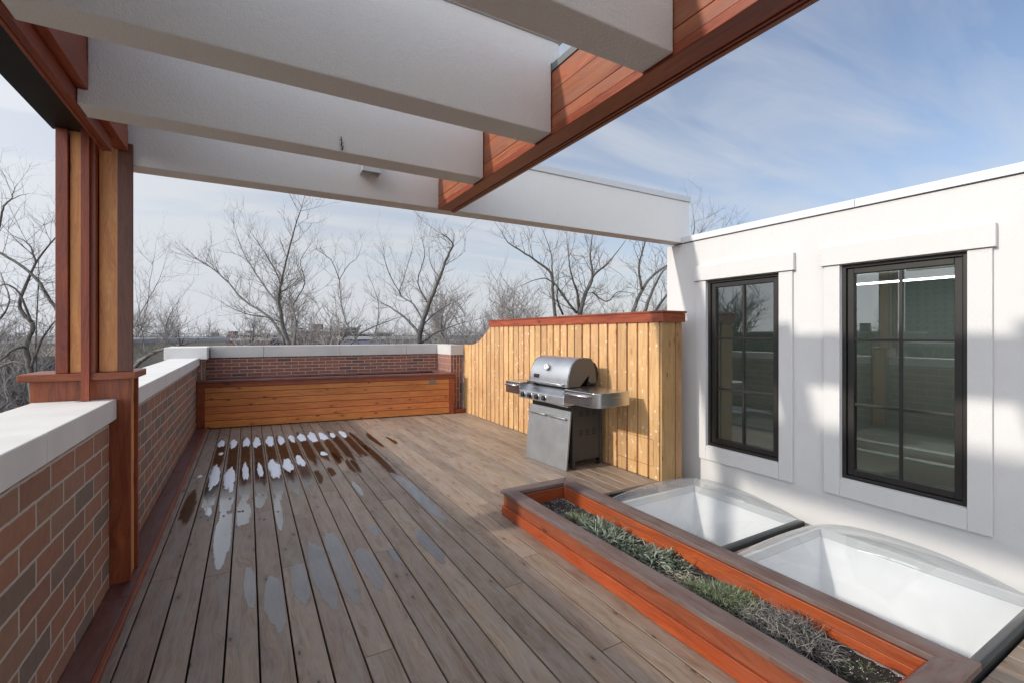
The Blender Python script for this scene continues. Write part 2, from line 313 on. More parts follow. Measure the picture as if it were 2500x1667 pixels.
M['grillblack'] = plain('matt_black_metal', (.014, .014, .014), .5, .2, 12, .2)
def barkm(name, a, b):
    t = NT(name); o = t.obj(); n = t.noise(t.mapping(o, (5, 5, 1.5)), 4, 5, .7)
    t.bsdf(t.ramp(n, [(.35, a), (.65, b)]), .9, 0., t.bump(n, .5, .03)); return t.m
M['bark'] = barkm('grey_bark', (.08, .073, .066), (.22, .205, .19))
M['barkdark'] = barkm('dark_bark', (.045, .041, .037), (.15, .138, .125))
M['twig'] = plain('pale_grey_twigs', (.2, .185, .17), .8, 0, 3, .5)
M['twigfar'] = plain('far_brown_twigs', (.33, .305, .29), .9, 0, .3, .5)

# ------------------------------------------------------------------ ground, own building, deck
def struct(o): o['kind'] = 'structure'; return o
def groundm():
    t = NT('winter_ground'); o = t.obj(); n = t.noise(o, .05, 6, .65); n2 = t.noise(o, 1.2, 4)
    c = t.ramp(n, [(.35, (.055, .055, .055)), (.5, (.10, .09, .06)), (.62, (.13, .115, .085)), (.7, (.2, .2, .2))])
    t.bsdf(t.mix(t.math('MULTIPLY', n2, .4), c, (.06, .05, .04)), .95); return t.m
g = MB(); g.box(-1500, 1500, -1500, 2500, -10, -9, 0); struct(g.build('ground', groundm()))
PIT = .1436; X0 = -.526
def skyl(x, y): pass
d = MB(); rr = random.Random(3)
def run(xa, xb, y0, y1, z, gap=.0085):
    y = y0 - rr.uniform(0, 3.0)
    while y < y1:
        ln = rr.choice((3.6, 4.2, 4.9, 4.9)); a = max(y, y0); b = min(y + ln, y1)
        if b - a > .02: d.box(xa + gap / 2, xb - gap / 2, a + .0015, b - .0015, z - .027 - rr.uniform(0, .0012), z - rr.uniform(0, .0014), 1, rr.random())
        y += ln
k = 0; x = -.556
d.box(-.70, X0 - .003, -3.5, 9.3, -.03, -.001, 1, .3)
x = X0
while x < 3.72:
    xb = min(x + PIT, 3.71)
    if x < 2.50: run(x, xb, -3.5, 9.6 if x < 3.4 else 8.5, 0)
    else: run(x, xb, 3.43, 9.4 if x < 3.4 else 8.6, 0)
    x += PIT
x = 3.705
while x < 4.2: run(x, min(x + PIT, 4.22), 3.0, 3.42, -.1) if False else None; x += PIT
deck = struct(d.build('deck', M['deck'], bevel=.0028))
d = MB(); x = 2.66
while x < 4.2:
    xb = min(x + PIT, 4.225)
    for a, b in ((-3.5, .80), (2.115, 2.205), (3.37, 3.60)): d.box(x + .003, xb - .003, a, b, -.135, -.112 - rr.uniform(0, .001), 1, rr.random())
    x = xb
struct(d.build('lower_deck', M['deck'], bevel=.003))
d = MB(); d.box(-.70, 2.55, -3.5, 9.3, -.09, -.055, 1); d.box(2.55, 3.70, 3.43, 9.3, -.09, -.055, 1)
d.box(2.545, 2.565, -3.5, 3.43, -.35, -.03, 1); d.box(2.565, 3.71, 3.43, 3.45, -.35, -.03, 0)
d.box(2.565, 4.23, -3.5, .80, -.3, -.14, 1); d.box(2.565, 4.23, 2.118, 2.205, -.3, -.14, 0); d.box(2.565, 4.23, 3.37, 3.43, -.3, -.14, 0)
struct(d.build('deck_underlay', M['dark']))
g = MB(); g.box(-.95, 12.9, -4, 9.6, -9, -2.2, 1)
tag(g.build('brick_building', M['brick2']), 'brick storeys of the building below the roof deck', 'building')

# ------------------------------------------------------------------ brick parapets
def joints_y(ys, x0, x1, z0, z1): pass
def parapet(name, label, mbs, matname, copings, cmat):
    t = thing(name, label, 'wall')
    mbs.build('masonry', M[matname], t)
    cp = MB(); [c(cp) for c in copings]; cp.build('coping', M[cmat], t, bevel=.006)
    return t
m = MB(); m.box(-1.0, -.715, -3.5, 3.57, -9, 1.02, 1)
ys = [-3.5, -1.1, .05, 1.26, 2.48, 3.585]
parapet('brick_parapet', 'near brick parapet wall with smooth pale stone coping, left foreground', m, 'brick',
        [lambda c, a=a, b=b: c.box(-1.055, -.682, a + .002, b - .002, 1.022, 1.145, 1) for a, b in zip(ys, ys[1:])], 'lime')
m = MB(); m.box(-1.0, -.715, 3.83, 9.5, -9, 1.02, 1)
ys = [3.83, 5.1, 6.4, 7.7, 9.08]
parapet('brick_parapet', 'brick parapet wall running from the wooden pedestal to the back corner', m, 'brick',
        [lambda c, a=a, b=b: c.box(-1.055, -.682, a + .002, b - .002, 1.022, 1.145, 1) for a, b in zip(ys, ys[1:])], 'lime')
m = MB(); m.prism([(-.712, 9.50), (3.44, 9.20), (3.44, 9.55), (-.712, 9.85)], -9, 1.118, 0)
yb = lambda x: 9.50 - .0723 * (x + .712)
xs = [-.56, .25, 1.53, 2.80, 3.43]
def cseg(a, b): return lambda c: c.hexa([(a + .002, yb(a) - .035, 1.12), (b - .002, yb(b) - .035, 1.12), (b - .002, yb(b) + .38, 1.12), (a + .002, yb(a) + .38, 1.12), (a + .002, yb(a) - .035, 1.315), (b - .002, yb(b) - .035, 1.315), (b - .002, yb(b) + .38, 1.315), (a + .002, yb(a) + .38, 1.315)], 0)
parapet('brick_parapet', 'dark brick back wall with thick grey coping behind the wooden bench', m, 'brick2', [cseg(a, b) for a, b in zip(xs, xs[1:])], 'limegrey')
m = MB(); m.box(-1.0, -.713, 9.5, 9.85, -9, 1.118, 1); m.box(-.713, -.62, 9.12, 9.49, -9, 1.118, 2)
t = parapet('brick_pier', 'left corner pier with thick pale stone block stepping over the lower coping', m, 'brick', [lambda c: c.box(-1.14, -.575, 8.98, 9.42, 1.12, 1.312, 0), lambda c: c.box(-1.14, -.575, 9.424, 9.9, 1.12, 1.312, 0)], 'lime')
m = MB(); m.box(3.445, 3.705, 8.46, 9.55, -9, 1.118, 2)
parapet('brick_pier', 'right corner brick pier between the bench and the cedar fence', m, 'brick2', [lambda c: c.box(3.435, 3.712, 8.43, 9.58, 1.12, 1.315, 1)], 'limegrey')
sk = thing('skirting_board', 'dull red flat board on the deck along the left brick wall', 'board')
b = MB()
for q0, q1 in ((-3.5, .9), (.903, 3.4), (3.403, 6.2), (6.203, 8.86)): b.box(-.712, -.592, q0, q1, .002, .028, 1)
b.build('board', M['baser'], sk, bevel=.003); b = MB(); b.box(-.590, -.566, -3.5, 8.83, .002, .031, 1, .9); b.build('edge_strip', M['red'], sk, bevel=.003)
b = MB(); b.box(3.49, 3.70, 8.33, 8.455, .002, .07, 0)
tag(b.build('skirting_board', M['orange'], bevel=.003), 'short orange wood block at the foot of the right corner pier', 'board')

# ------------------------------------------------------------------ wooden pedestal + posts
t = thing('wooden_pedestal', 'red wooden pedestal box interrupting the left brick wall, carrying the posts', 'pedestal', (0, 0, 0))
b = MB(); b.box(-1.06, -.617, 3.59, 3.612, .03, 1.262, 2); b.build('front_panel', M['red'], t, bevel=.002)
b = MB(); b.box(-.66, -.634, 3.614, 3.785, .03, 1.262, 2); b.build('side_panel', M['cedarpost'], t, bevel=.002)
b = MB(); b.box(-1.06, -.615, 3.787, 3.81, .03, 1.262, 2); b.build('back_panel', M['red'], t, bevel=.002)
b = MB(); b.box(-1.058, -1.035, 3.614, 3.785, -1, 1.262, 2); b.build('outer_panel', M['red'], t)
b = MB(); b.box(-1.095, -.583, 3.53, 3.86, 1.264, 1.306, 0); b.build('cap', M['red'], t, bevel=.004)
t = thing('pergola', 'white stucco rafter pergola framed in red wood over the roof deck', 'pergola')
ZP = 2.70
b = MB(); b.box(-.947, -.893, 3.555, 3.72, 1.307, ZP, 2); b.build('post', M['red'], t, bevel=.003, label='red outermost post board')
b = MB(); b.box(-.890, -.828, 3.575, 3.70, 1.307, ZP, 2); b.build('post', M['cedarpost'], t, bevel=.003, label='honey coloured cedar post left of centre')
b = MB(); b.box(-.826, -.790, 3.505, 3.528, 1.147, ZP, 2); b.box(-.826, -.768, 3.53, 3.588, 1.307, ZP, 2); b.box(-.826, -.790, 3.529, 3.5295, 1.147, 1.26, 2); b.build('post', M['red'], t, bevel=.003, label='red centre board running down to the coping')
b = MB(); b.box(-.892, -.672, 3.702, 3.72, 1.307, ZP, 2); b.build('post', M['red'], t)
b = MB(); b.box(-.764, -.673, 3.585, 3.70, 1.307, ZP + .25, 2); b.build('post', M['cedarpost'], t, bevel=.003, label='knotty cedar post right of centre')
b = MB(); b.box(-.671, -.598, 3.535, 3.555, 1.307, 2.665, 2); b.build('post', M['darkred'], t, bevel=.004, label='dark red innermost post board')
RN = [(3.56, 3.72), (2.72, 2.88), (1.94, 2.10), (1.165, 1.32), (.385, .54), (-.40, -.245), (-1.18, -1.025), (-1.96, -1.805)]
ZB = 2.545
for i, (a, bb) in enumerate(RN):
    m = MB()
    if i == 0: m.box(-.64, 4.345, a, bb, ZB, 3.015, 0)
    else:
        m.prism([(-.655, ZB), (1.337, ZB), (1.337, 2.90), (1.385, 2.90), (1.385, 3.015), (-.619, 3.015), (-.619, 2.613), (-.655, 2.613)], a, bb, 0, .5, 'XZ')
    ra = m.build('rafter', M['stucco'], t, bevel=.005, label=['white stucco rafter ending on the house wall', 'second stucco rafter from the back', 'third stucco rafter from the back', 'nearest stucco rafter in view'][i] if i < 4 else 'stucco rafter')
    c = MB()
    if i == 0:
        for q0, q1 in ((-.66, 1.2), (1.203, 3.55), (3.553, 4.36)): c.box(q0, q1, a - .014, bb + .014, 3.016, 3.075, 0)
    else: c.box(-.62, 1.40, a - .012, bb + .012, 3.016, 3.04, 0)
    c.build('metal_cap', M['metalwhite'], ra, bevel=.002)
b = MB()
for z0, z1, xx in ((2.575, 2.632, 1.342), (2.635, 2.756, 1.342), (2.759, 2.858, 1.344)):
    b.box(xx, 1.46, -3.5, 3.558, z0, z1, 1)
b.build('side_beam', M['beam'], t, bevel=.002, label='orange boarded inner face of the right beam')
b = MB(); b.box(1.339, 1.445, -3.5, 3.558, 2.535, 2.573, 1); b.box(1.448, 1.462, -3.5, 3.558, 2.531, 2.573, 1); b.box(1.465, 1.49, -3.5, 3.56, 2.528, 2.86, 1)
b.build('beam_soffit', M['red'], t, bevel=.003)
b = MB(); b.box(1.339, 1.50, -3.5, 3.558, 2.862, 2.898, 1); b.build('metal_cap', M['metalgrey'], t)
b = MB(); b.box(-.685, -.617, -3.5, 3.52, 2.614, 2.735, 1); b.box(-.685, -.620, -3.5, 3.52, 2.738, 2.84, 1); b.box(-.685, -.620, -3.5, 3.52, 2.843, 3.15, 1)
b.build('side_beam', M['red'], t, bevel=.002, label='red boarded inner face of the left beam')
b = MB(); b.box(-.686, -.657, -3.5, 3.34, 2.54, 2.612, 1); b.box(-.70, -.687, -3.5, 3.34, 2.536, 2.70, 1); b.build('beam_soffit', M['red'], t, bevel=.003)
b = MB(); b.box(-.97, -.702, -3.5, 3.60, 2.70, 3.15, 1); b.build('beam_soffit', M['black'], t, label='black metal underside and outer face of the left beam')
b = MB(); b.box(-.99, -.60, -3.5, 3.60, 3.152, 3.175, 1); b.build('metal_cap', M['metalgrey'], t)
# small lamp on the far rafter
l = thing('wall_lamp', 'small white square box lamp on the far stucco rafter', 'lamp')
b = MB(); b.box(.722, .729, 3.45, 3.557, 2.715, 2.82); b.box(.853, .86, 3.45, 3.557, 2.715, 2.82); b.box(.730, .852, 3.45, 3.457, 2.715, 2.82); b.box(.722, .86, 3.45, 3.557, 2.821, 2.83); b.build('housing', M['metalwhite'], l)
b = MB(); b.box(.731, .851, 3.459, 3.556, 2.74, 2.75); b.build('lens', plain('lamp_lens', (.5, .48, .46), .3), l)

# ------------------------------------------------------------------ white house with windows
hs = thing('white_stucco_house', 'white stucco house wall with two black six pane windows right of the deck', 'house')
WX, WB = 4.235, 4.40; Z0, Z1 = .354, 2.09; WINS = [(2.470, 3.240), (1.193, 1.962)]
m = MB()
def wb(y0, y1, z0, z1): m.box(WX, WB, y0, y1, z0, z1, 1)
wb(-4, 1.193, Z0, Z1); wb(1.962, 2.470, Z0, Z1); wb(3.240, 3.78, Z0, Z1); wb(-4, 3.78, -2.2, Z0); wb(-4, 3.78, Z1, 2.533)
m.box(WB, 12.9, 3.62, 3.78, -2.2, 2.6, 0); m.box(12.7, 12.9, -4, 3.61, -2.2, 2.6, 1); m.box(WB, 12.69, -4, -3.85, -2.2, 2.6, 0)
m.build('wall', M['wallwhite'], hs)
m = MB(); m.box(WX - .002, WB + .05, -4, 3.555, 2.534, 2.541, 1); m.build('shadow_gap', M['metalgrey'], hs)
m = MB(); m.box(WX - .02, WB + .06, 1.86, 3.556, 2.542, 2.606, 1); m.box(WX - .02, WB + .06, -4, 1.857, 2.542, 2.606, 1); m.build('coping', M['metalwhite'], hs, bevel=.002)
m = MB(); m.box(WB + .07, 12.9, -4, 3.61, 2.45, 2.53, 1); m.build('roof', M['metalgrey'], hs)
rm = plain('interior_plaster', (.52, .55, .52), .8)
m = MB(); m.box(WB + .1, 8.6, -3.8, 3.6, .0, .05, 0); m.box(WB + .1, 8.6, -3.8, 3.6, 2.38, 2.43, 0); m.box(8.6, 8.7, -3.8, 3.6, .0, 2.43, 1); m.box(WB + .01, 8.6, 3.55, 3.61, 0.05, 2.38, 0)
m.box(6.6, 8.6, .2, .3, .05, 2.38, 0); m.build('interior_room', rm, hs)
em = NT('light_strip'); e = em.n('ShaderNodeEmission'); e.inputs[1].default_value = 15.; em.put(e.inputs[0], (1, 1, .95)); em.put(em.out.inputs[0], e.outputs[0])
m = MB(); m.box(7.4, 7.45, .6, 3.5, 2.21, 2.23, 1); m.build('ceiling_light', em.m, hs)
for i, (y0, y1) in enumerate(WINS):
    f = MB()
    a = .028; xf0, xf1 = WX + .012, WX + .10
    f.box(xf0, xf1, y0 + .001, y0 + a, Z0 + .001, Z1 - .001, 2); f.box(xf0, xf1, y1 - a, y1 - .001, Z0 + .001, Z1 - .001, 2)
    f.box(xf0, xf1, y0 + a, y1 - a, Z0 + .001, Z0 + a, 1); f.box(xf0, xf1, y0 + a, y1 - a, Z1 - a, Z1 - .001, 1)
    win = f.build('window', M['bronze'], hs, bevel=.003, label=['window next to the cedar fence', 'window above the nearer skylight'][i])
    f = MB(); s = .045; A, B, C, D = y0 + a + .004, y1 - a - .004, Z0 + a + .004, Z1 - a - .004; xs0, xs1 = WX + .03, WX + .085
    f.box(xs0, xs1, A, A + s, C, D, 2); f.box(xs0, xs1, B - s, B, C, D, 2); f.box(xs0, xs1, A + s, B - s, C, C + s * 1.1, 1); f.box(xs0, xs1, A + s, B - s, D - s, D, 1)
    f.build('sash', M['bronze'], win, bevel=.004)
    f = MB(); yc = (A + B) / 2; q0, q1 = C + s, D - s
    zs = [q0 + (q1 - q0) * t_ for t_ in (.335, .665)]
    f.box(xs0 + .008, xs0 + .022, yc - .011, yc + .011, q0, q1, 2)
    for zz in zs: f.box(xs0 + .010, xs0 + .022, A + s, B - s, zz - .010, zz + .010, 1)
    f.build('glazing_bars', M['bronze'], win, bevel=.003)
    f = MB(); f.box(xs0 + .026, xs0 + .030, A + s - .005, B - s + .005, C + s - .005, D - s + .005, 2); f.build('pane', M['glass'], win)
    f = MB(); p = WX - .022
    f.box(p, WX - .0005, y1 + .003, y1 + .125, .205, 2.092, 2); f.box(p, WX - .0005, y0 - .125, y0 - .003, .205, 2.092, 2)
    f.box(p, WX - .0005, y0 - .002, y1 + .002, .205, Z0 - .003, 1); f.box(p - .018, WX - .0005, y0 - .145, y1 + .145, 2.095, 2.250, 1)
    f.build('window_trim', M['wallwhite'], win, bevel=.003)

# ------------------------------------------------------------------ cedar fence
FX = 3.712; fe = thing('cedar_fence', 'light cedar board screen with red cap and curved step behind the grill', 'fence')
def ftop(y):
    if y < 7.28: return 1.655
    tt = min(1, (y - 7.28) / (8.15 - 7.28)); return 1.325 + .33 * (1 - math.sin(tt * math.pi / 2)) ** 1.15 if tt < 1 else 1.325
m = MB(); y = 3.41; first = True; rf = random.Random(5)
while y < 8.43:
    yn = min(y + .1605, 8.44)
    if yn - y < .05: yn = 8.44
    n = 4 if y > 7.1 else 1; r = rf.random()
    poly = [(y + .012, -.0), (yn - .012, -.0)] + [(yn - .012 - (yn - y - .024) * j / n, ftop(yn - (yn - y) * j / n)) for j in range(n + 1)]
    x0 = FX + rf.uniform(-.003, .003)
    # board with chamfered long edges
    b = len(m.v); ins = .010
    top = poly; m.prism([(p[0], p[1]) for p in top], x0 + .012, FX + .034, 1, r, 'YZ')
    q = [(min(max(p[0], y + .005 + ins), yn - .005 - ins), p[1]) for p in top]
    b = len(m.v); nn = len(top)
    m.v += [(x0, p[0], p[1]) for p in q] + [(x0 + .0119, p[0], p[1]) for p in top]
    m.face([b + i_ for i_ in range(nn)][::-1], [(p[1], p[0]) for p in q][::-1], r)
    for i_ in range(nn):
        j_ = (i_ + 1) % nn; m.face([b + i_, b + j_, b + nn + j_, b + nn + i_], [(q[i_][1], q[i_][0]), (q[j_][1], q[j_][0]), (top[j_][1], top[j_][0] + .01), (top[i_][1], top[i_][0] + .01)], r)
    y = yn
m.build('boards', M['cedar'], fe)
m = MB(); pts = [(3.42, 0), (8.43, 0)] + [(8.43 - .1 * j, ftop(8.43 - .1 * j) - .004) for j in range(12)] + [(7.2, 1.65), (3.42, 1.65)]
m.prism(pts, FX + .020, FX + .05, 1, .5, 'YZ'); m.build('backing', M['cedarg'], fe)
m = MB(); m.box(FX + .004, FX + .20, 3.386, 3.409, 0, 1.655, 2); m.build('end_board', M['cedarend'], fe, bevel=.003)
m = MB(); m.box(FX + .218, FX + .31, 3.392, 3.42, 0, 1.655, 2); m.build('end_board', M['cedarend'], fe, bevel=.003)
m = MB(); m.box(FX + .201, FX + .217, 3.412, 3.43, 0, 1.65, 2); m.build('corner_strip', M['cedarg'], fe)
m = MB(); m.box(FX + .28, FX + .31, 3.421, 8.43, -.3, 1.30, 1); m.box(FX + .28, FX + .31, 3.421, 7.28, 1.302, 1.655, 1); m.build('back_boards', M['cedar'], fe)
m = MB(); m.box(FX - .025, FX + .335, 3.345, 7.30, 1.746, 1.768, 1); m.box(FX - .018, FX + .02, 3.355, 7.29, 1.652, 1.744, 1); m.box(FX + .021, FX + .325, 3.355, 3.38, 1.652, 1.744, 0); m.box(FX + .021, FX + .325, 7.27, 7.29, 1.66, 1.744, 0)
m.box(FX + .30, FX + .325, 3.381, 7.269, 1.66, 1.744, 1); m.build('cap', M['red'], fe, bevel=.003)
# access hatch cut: fine dark lines and a small cover plate
m = MB(); m.box(FX - .0012, FX - .0002, 3.50, 4.04, .415, .419, 1); m.box(FX - .0012, FX - .0002, 3.50, 4.04, .135, .139, 1); m.box(FX - .0012, FX - .0002, 3.497, 3.501, .135, .415, 2)
m.build('hatch_outline', M['cedarg'], fe)

# ------------------------------------------------------------------ raised bench planter at the back
be = thing('bench_planter', 'long low knotty orange wood bench planter with dark red rim along back wall', 'bench')
FL, FR = (-.71, 8.90), (3.47, 8.31)
def fl(x): return FL[1] + (FR[1] - FL[1]) * (x - FL[0]) / (FR[0] - FL[0])
def slab(m, xa, xb, d0, d1, z0, z1, ax=0, r=None, yb_=None):
    m.hexa([(xa, fl(xa) + d0, z0), (xb, fl(xb) + d0, z0), (xb, fl(xb) + d1, z0), (xa, fl(xa) + d1, z0), (xa, fl(xa) + d0, z1), (xb, fl(xb) + d0, z1), (xb, fl(xb) + d1, z1), (xa, fl(xa) + d1, z1)], ax, r)
m = MB(); zz = [.012, .13, .243, .357, .47, .583, .672]
for a, b2 in zip(zz, zz[1:]): slab(m, -.60, 3.37, .012, .03, a + .0035, b2 - .0035)
m.build('front_boards', M['benchwood'], be, bevel=.0025)
m = MB(); slab(m, -.60, 3.37, .031, .04, .012, .672); m.build('board_backing', M['dark'], be)
m = MB(); slab(m, -.71, -.602, 0, .03, .03, .67, 2); slab(m, 3.372, 3.465, 0, .03, .005, .67, 2); slab(m, -.71, 3.465, 0, .03, .672, .752); m.build('face_frame', M['red'], be, bevel=.003)
m = MB(); slab(m, -.71, 1.7, -.028, .14, .754, .785); slab(m, 1.704, 3.50, -.028, .14, .754, .785); slab(m, 3.30, 3.44, .142, .80, .754, .785, 1)
m.hexa([(-.71, yb(-.71) - .14, .754), (3.30, yb(3.3) - .14, .754), (3.30, yb(3.3) - .003, .754), (-.71, yb(-.71) - .003, .754), (-.71, yb(-.71) - .14, .785), (3.30, yb(3.3) - .14, .785), (3.30, yb(3.3) - .003, .785), (-.71, yb(-.71) - .003, .785)], 0)
m.build('rim', M['baser'], be, bevel=.003)
m = MB(); slab(m, 3.30, 3.465, .032, .14, .01, .752, 2); m.build('end_panel', M['red'], be)
m = MB(); slab(m, 2.98, 3.11, .002, .0115, .60, .668); m.build('vent_plate', M['metalgrey'], be, bevel=.002)
m = MB(); m.hexa([(-.70, fl(-.7) + .05, .60), (3.29, fl(3.29) + .05, .60), (3.29, 9.05, .60), (-.70, 9.34, .60), (-.70, fl(-.7) + .05, .70), (3.29, fl(3.29) + .05, .70), (3.29, 9.05, .70), (-.70, 9.34, .70)], 0)
soilm = NT('dark_potting_soil'); o_ = soilm.obj(); n_ = soilm.noise(o_, 90, 5, .7); soilm.bsdf(soilm.ramp(n_, [(.35, (.008, .007, .006)), (.66, (.04, .034, .028))]), .85, 0., soilm.bump(n_, .9, .02)); M['soil'] = soilm.m
m.build('soil', M['soil'], be)
# dry stalks lying on the bench planter
dryg = plain('dry_straw', (.46, .40, .33), .8, 0, 20, .4)
m = MB(); rq = random.Random(9)
for i in range(70):
    x = rq.uniform(.6, 2.6) if i % 3 else rq.uniform(-.3, 3.1); yy = fl(x) + rq.uniform(.15, .5); p = Vector((x, yy, .70)); a = rq.uniform(-.6, .6) + (math.pi if rq.random() < .5 else 0); pts = [p]; up = rq.uniform(.1, .5)
    for s_ in range(4): p = p + Vector((math.cos(a), math.sin(a) * .5, up * (1 - s_ * .5))) * .06; pts.append(p.copy()); a += rq.uniform(-.4, .4)
    m.tube(pts, [.003, .003, .0025, .002, .001], 3)
tag(m.build('dry_stalks', dryg), 'pale dry stalks lying in the planter bench by the back wall', 'dead plants')
bpy.data.objects['dry_stalks']['kind'] = 'stuff'

# ------------------------------------------------------------------ foreground planter box
pl = thing('planter_box', 'long low orange red planter box with grey brown rim in the foreground', 'planter')
PX0, PX1, PY0, PY1 = 1.86, 2.55, .675, 3.46
m = MB(); m.box(1.868, 1.892, .69, 3.45, .003, .086, 1, .9); m.box(1.893, 2.535, 3.425, 3.45, .003, .086, 0); m.box(1.893, 2.535, .69, .715, .003, .086, 0)
m.build('lower_boards', M['orange'], pl, bevel=.003)
m = MB(); m.box(1.880, 1.905, .70, 3.438, .088, .183, 1, .35); m.box(1.906, 2.525, 3.413, 3.438, .088, .183, 0); m.box(1.906, 2.525, .70, .725, .088, .183, 0); m.build('upper_boards', M['upper'], pl, bevel=.003)
m = MB(); m.box(2.500, 2.525, .726, 3.412, .003, .183, 1)
m.box(1.985, 2.0, .80, 3.34, .06, .183, 1); m.box(2.425, 2.44, .80, 3.34, .125, .183, 1, .8); m.box(2.428, 2.44, .80, 3.34, .075, .123, 1, .97); m.box(2.0, 2.424, 3.325, 3.34, .03, .183, 0); m.box(2.0, 2.424, .80, .815, .03, .183, 0)
m.build('inner_boards', M['orange'], pl, bevel=.003)
m = MB(); ri = .115
def trap(pts): m.hexa([(p[0], p[1], .185) for p in pts] + [(p[0], p[1], .214) for p in pts], 1 if abs(pts[1][1] - pts[0][1]) > 1 else 0)
A_, B_, C_, D_ = PX0, PX1, PY0, PY1
def cap4(m):
    e = .0007
    for pts, ax in ((((A_, C_ + e), (A_ + ri, C_ + ri + e), (A_ + ri, D_ - ri - e), (A_, D_ - e)), 1), (((B_ - ri, C_ + ri + e), (B_, C_ + e), (B_, D_ - e), (B_ - ri, D_ - ri - e)), 1), (((A_ + e, C_), (B_ - e, C_), (B_ - ri - e, C_ + ri), (A_ + ri + e, C_ + ri)), 0), (((A_ + ri + e, D_ - ri), (B_ - ri - e, D_ - ri), (B_ - e, D_), (A_ + e, D_)), 0)):
        m.hexa([(p[0], p[1], .185) for p in pts] + [(p[0], p[1], .214) for p in pts], ax)
cap4(m); m.build('rim', M['redcap'], pl, bevel=.003)
m = MB(); m.box(2.414, 2.427, .816, 3.32, .0, .075, 1); m.build('liner', plain('grey_planter_liner', (.33, .32, .30), .6, 0, 14, .5), pl)
# soil sheet with lumps
m = MB(); nx, ny = 16, 90; rs = random.Random(2); b0 = 0
hts = [[.062 + .018 * math.sin(j * .31) * math.cos(i * .5) + rs.uniform(-.007, .007) + .015 * (i / nx) for j in range(ny + 1)] for i in range(nx + 1)]
for i in range(nx + 1):
    for j in range(ny + 1): m.v.append((1.90 + .514 * i / nx, .726 + 2.68 * j / ny, hts[i][j]))
for i in range(nx):
    for j in range(ny):
        a = i * (ny + 1) + j; q = [a, a + ny + 1, a + ny + 2, a + 1]; m.face(q, [(m.v[k_][0], m.v[k_][1]) for k_ in q], .5, True)
m.build('soil', M['soil'], pl)
def soilz(x, y):
    i = min(nx, max(0, int((x - 1.90) / .514 * nx))); j = min(ny, max(0, int((y - .726) / 2.68 * ny))); return hts[i][j]
m = MB()
for i in range(1500):
    x = rs.uniform(2.0, 2.41); y = rs.choice((rs.uniform(3.0, 3.32), rs.uniform(.82, 1.5), rs.uniform(.82, 3.3), rs.uniform(2.75, 3.3))); z = soilz(x, y) + .003; s_ = rs.uniform(.0012, .0038)
    b = len(m.v); vs = [(s_, 0, 0), (-s_, 0, 0), (0, s_ * .8, 0), (0, -s_ * .8, 0), (0, 0, s_), (0, 0, -s_)]
    m.v += [(x + v[0], y + v[1], z + v[2]) for v in vs]
    for q in ((0, 2, 4), (2, 1, 4), (1, 3, 4), (3, 0, 4)): m.face([b + k_ for k_ in q], [(0, 0)] * 3, .5)
o = tag(m.build('white_grit', plain('white_grit', (.62, .61, .58), .7)), 'white specks of grit scattered over the dark planter soil', 'grit'); o['kind'] = 'stuff'
def leafm(name, a, b, rough=.6):
    t = NT(name); c = t.ramp(t.attr('rnd').outputs['Fac'], [(0., a), (1., b)]); t.bsdf(c, rough, 0., None, **{'Subsurface Weight': 0.}); return t.m
M['leaf1'] = leafm('frosted_green_leaves', (.018, .035, .012), (.30, .34, .26))
M['leaf2'] = leafm('fine_green_herb', (.045, .07, .03), (.24, .28, .16))
M['dry'] = leafm('grey_dead_stems', (.05, .048, .044), (.34, .32, .29))
def blade(m, p, dirv, ln, wd, curl, n=4, rng=random):
    r = rng.random(); d = Vector(dirv).normalized(); s_ = d.cross(Vector((0, 0, 1)))
    if s_.length < .1: s_ = Vector((1, 0, 0))
    s_.normalize(); s_ = (s_ + Vector((rng.uniform(-.5, .5), rng.uniform(-.5, .5), rng.uniform(-.6, .6)))).normalized()
    p = Vector(p); b = len(m.v)
    for i in range(n + 1):
        t_ = i / n; ww = wd * math.sin(math.pi * (.12 + .86 * t_)) ; m.v += [tuple(p + s_ * ww), tuple(p - s_ * ww)]
        p = p + d * ln / n; d = (d + Vector((rng.uniform(-.2, .2), rng.uniform(-.2, .2), -curl))).normalized()
    for i in range(n): q = [b + 2 * i, b + 2 * i + 1, b + 2 * i + 3, b + 2 * i + 2]; m.face(q, [(0, 0)] * 4, r)
def clump(name, label, cx, cy, rx, ry, n, ln, wd, mat, up=.8, curl=.35, lift=.04, seed=1):
    g = random.Random(seed); m = MB()
    for i in range(n):
        a = g.uniform(0, 6.283); q = math.sqrt(g.random()); x = cx + rx * q * math.cos(a); y = cy + ry * q * math.sin(a)
        x = min(max(x, 2.01), 2.41)
        z = soilz(x, y) + g.random() * lift * (1 - q * q) - .004
        for k_ in range(1): blade(m, (x, y, z), (math.cos(a) * g.uniform(.1, 1) + g.uniform(-.4, .4), math.sin(a) * g.uniform(.1, 1) + g.uniform(-.4, .4), up * g.uniform(.3, 1.2)), ln * g.uniform(.5, 1.2), wd * g.uniform(.6, 1.2), curl * g.uniform(.3, 1.6), 4, g)
    return tag(m.build(name, mat), label, 'plant')
clump('herb_plant', 'small feathery green herb nearest the far end of the planter', 2.22, 2.86, .10, .12, 420, .06, .002, M['leaf2'], 1.0, .2, .05, 11)
clump('leafy_plant', 'frosted dark green leafy plants in the far half of the planter', 2.20, 2.50, .17, .30, 1100, .09, .006, M['leaf1'], .8, .5, .045, 12)
clump('leafy_plant', 'low dull leafy weeds in the middle of the planter', 2.23, 2.10, .19, .24, 800, .08, .006, M['leaf1'], .5, .5, .035, 13)
clump('herb_plant', 'soft pale green thyme mound in the middle of the planter', 2.21, 1.62, .19, .23, 3000, .05, .0016, M['leaf2'], .8, .5, .085, 14)
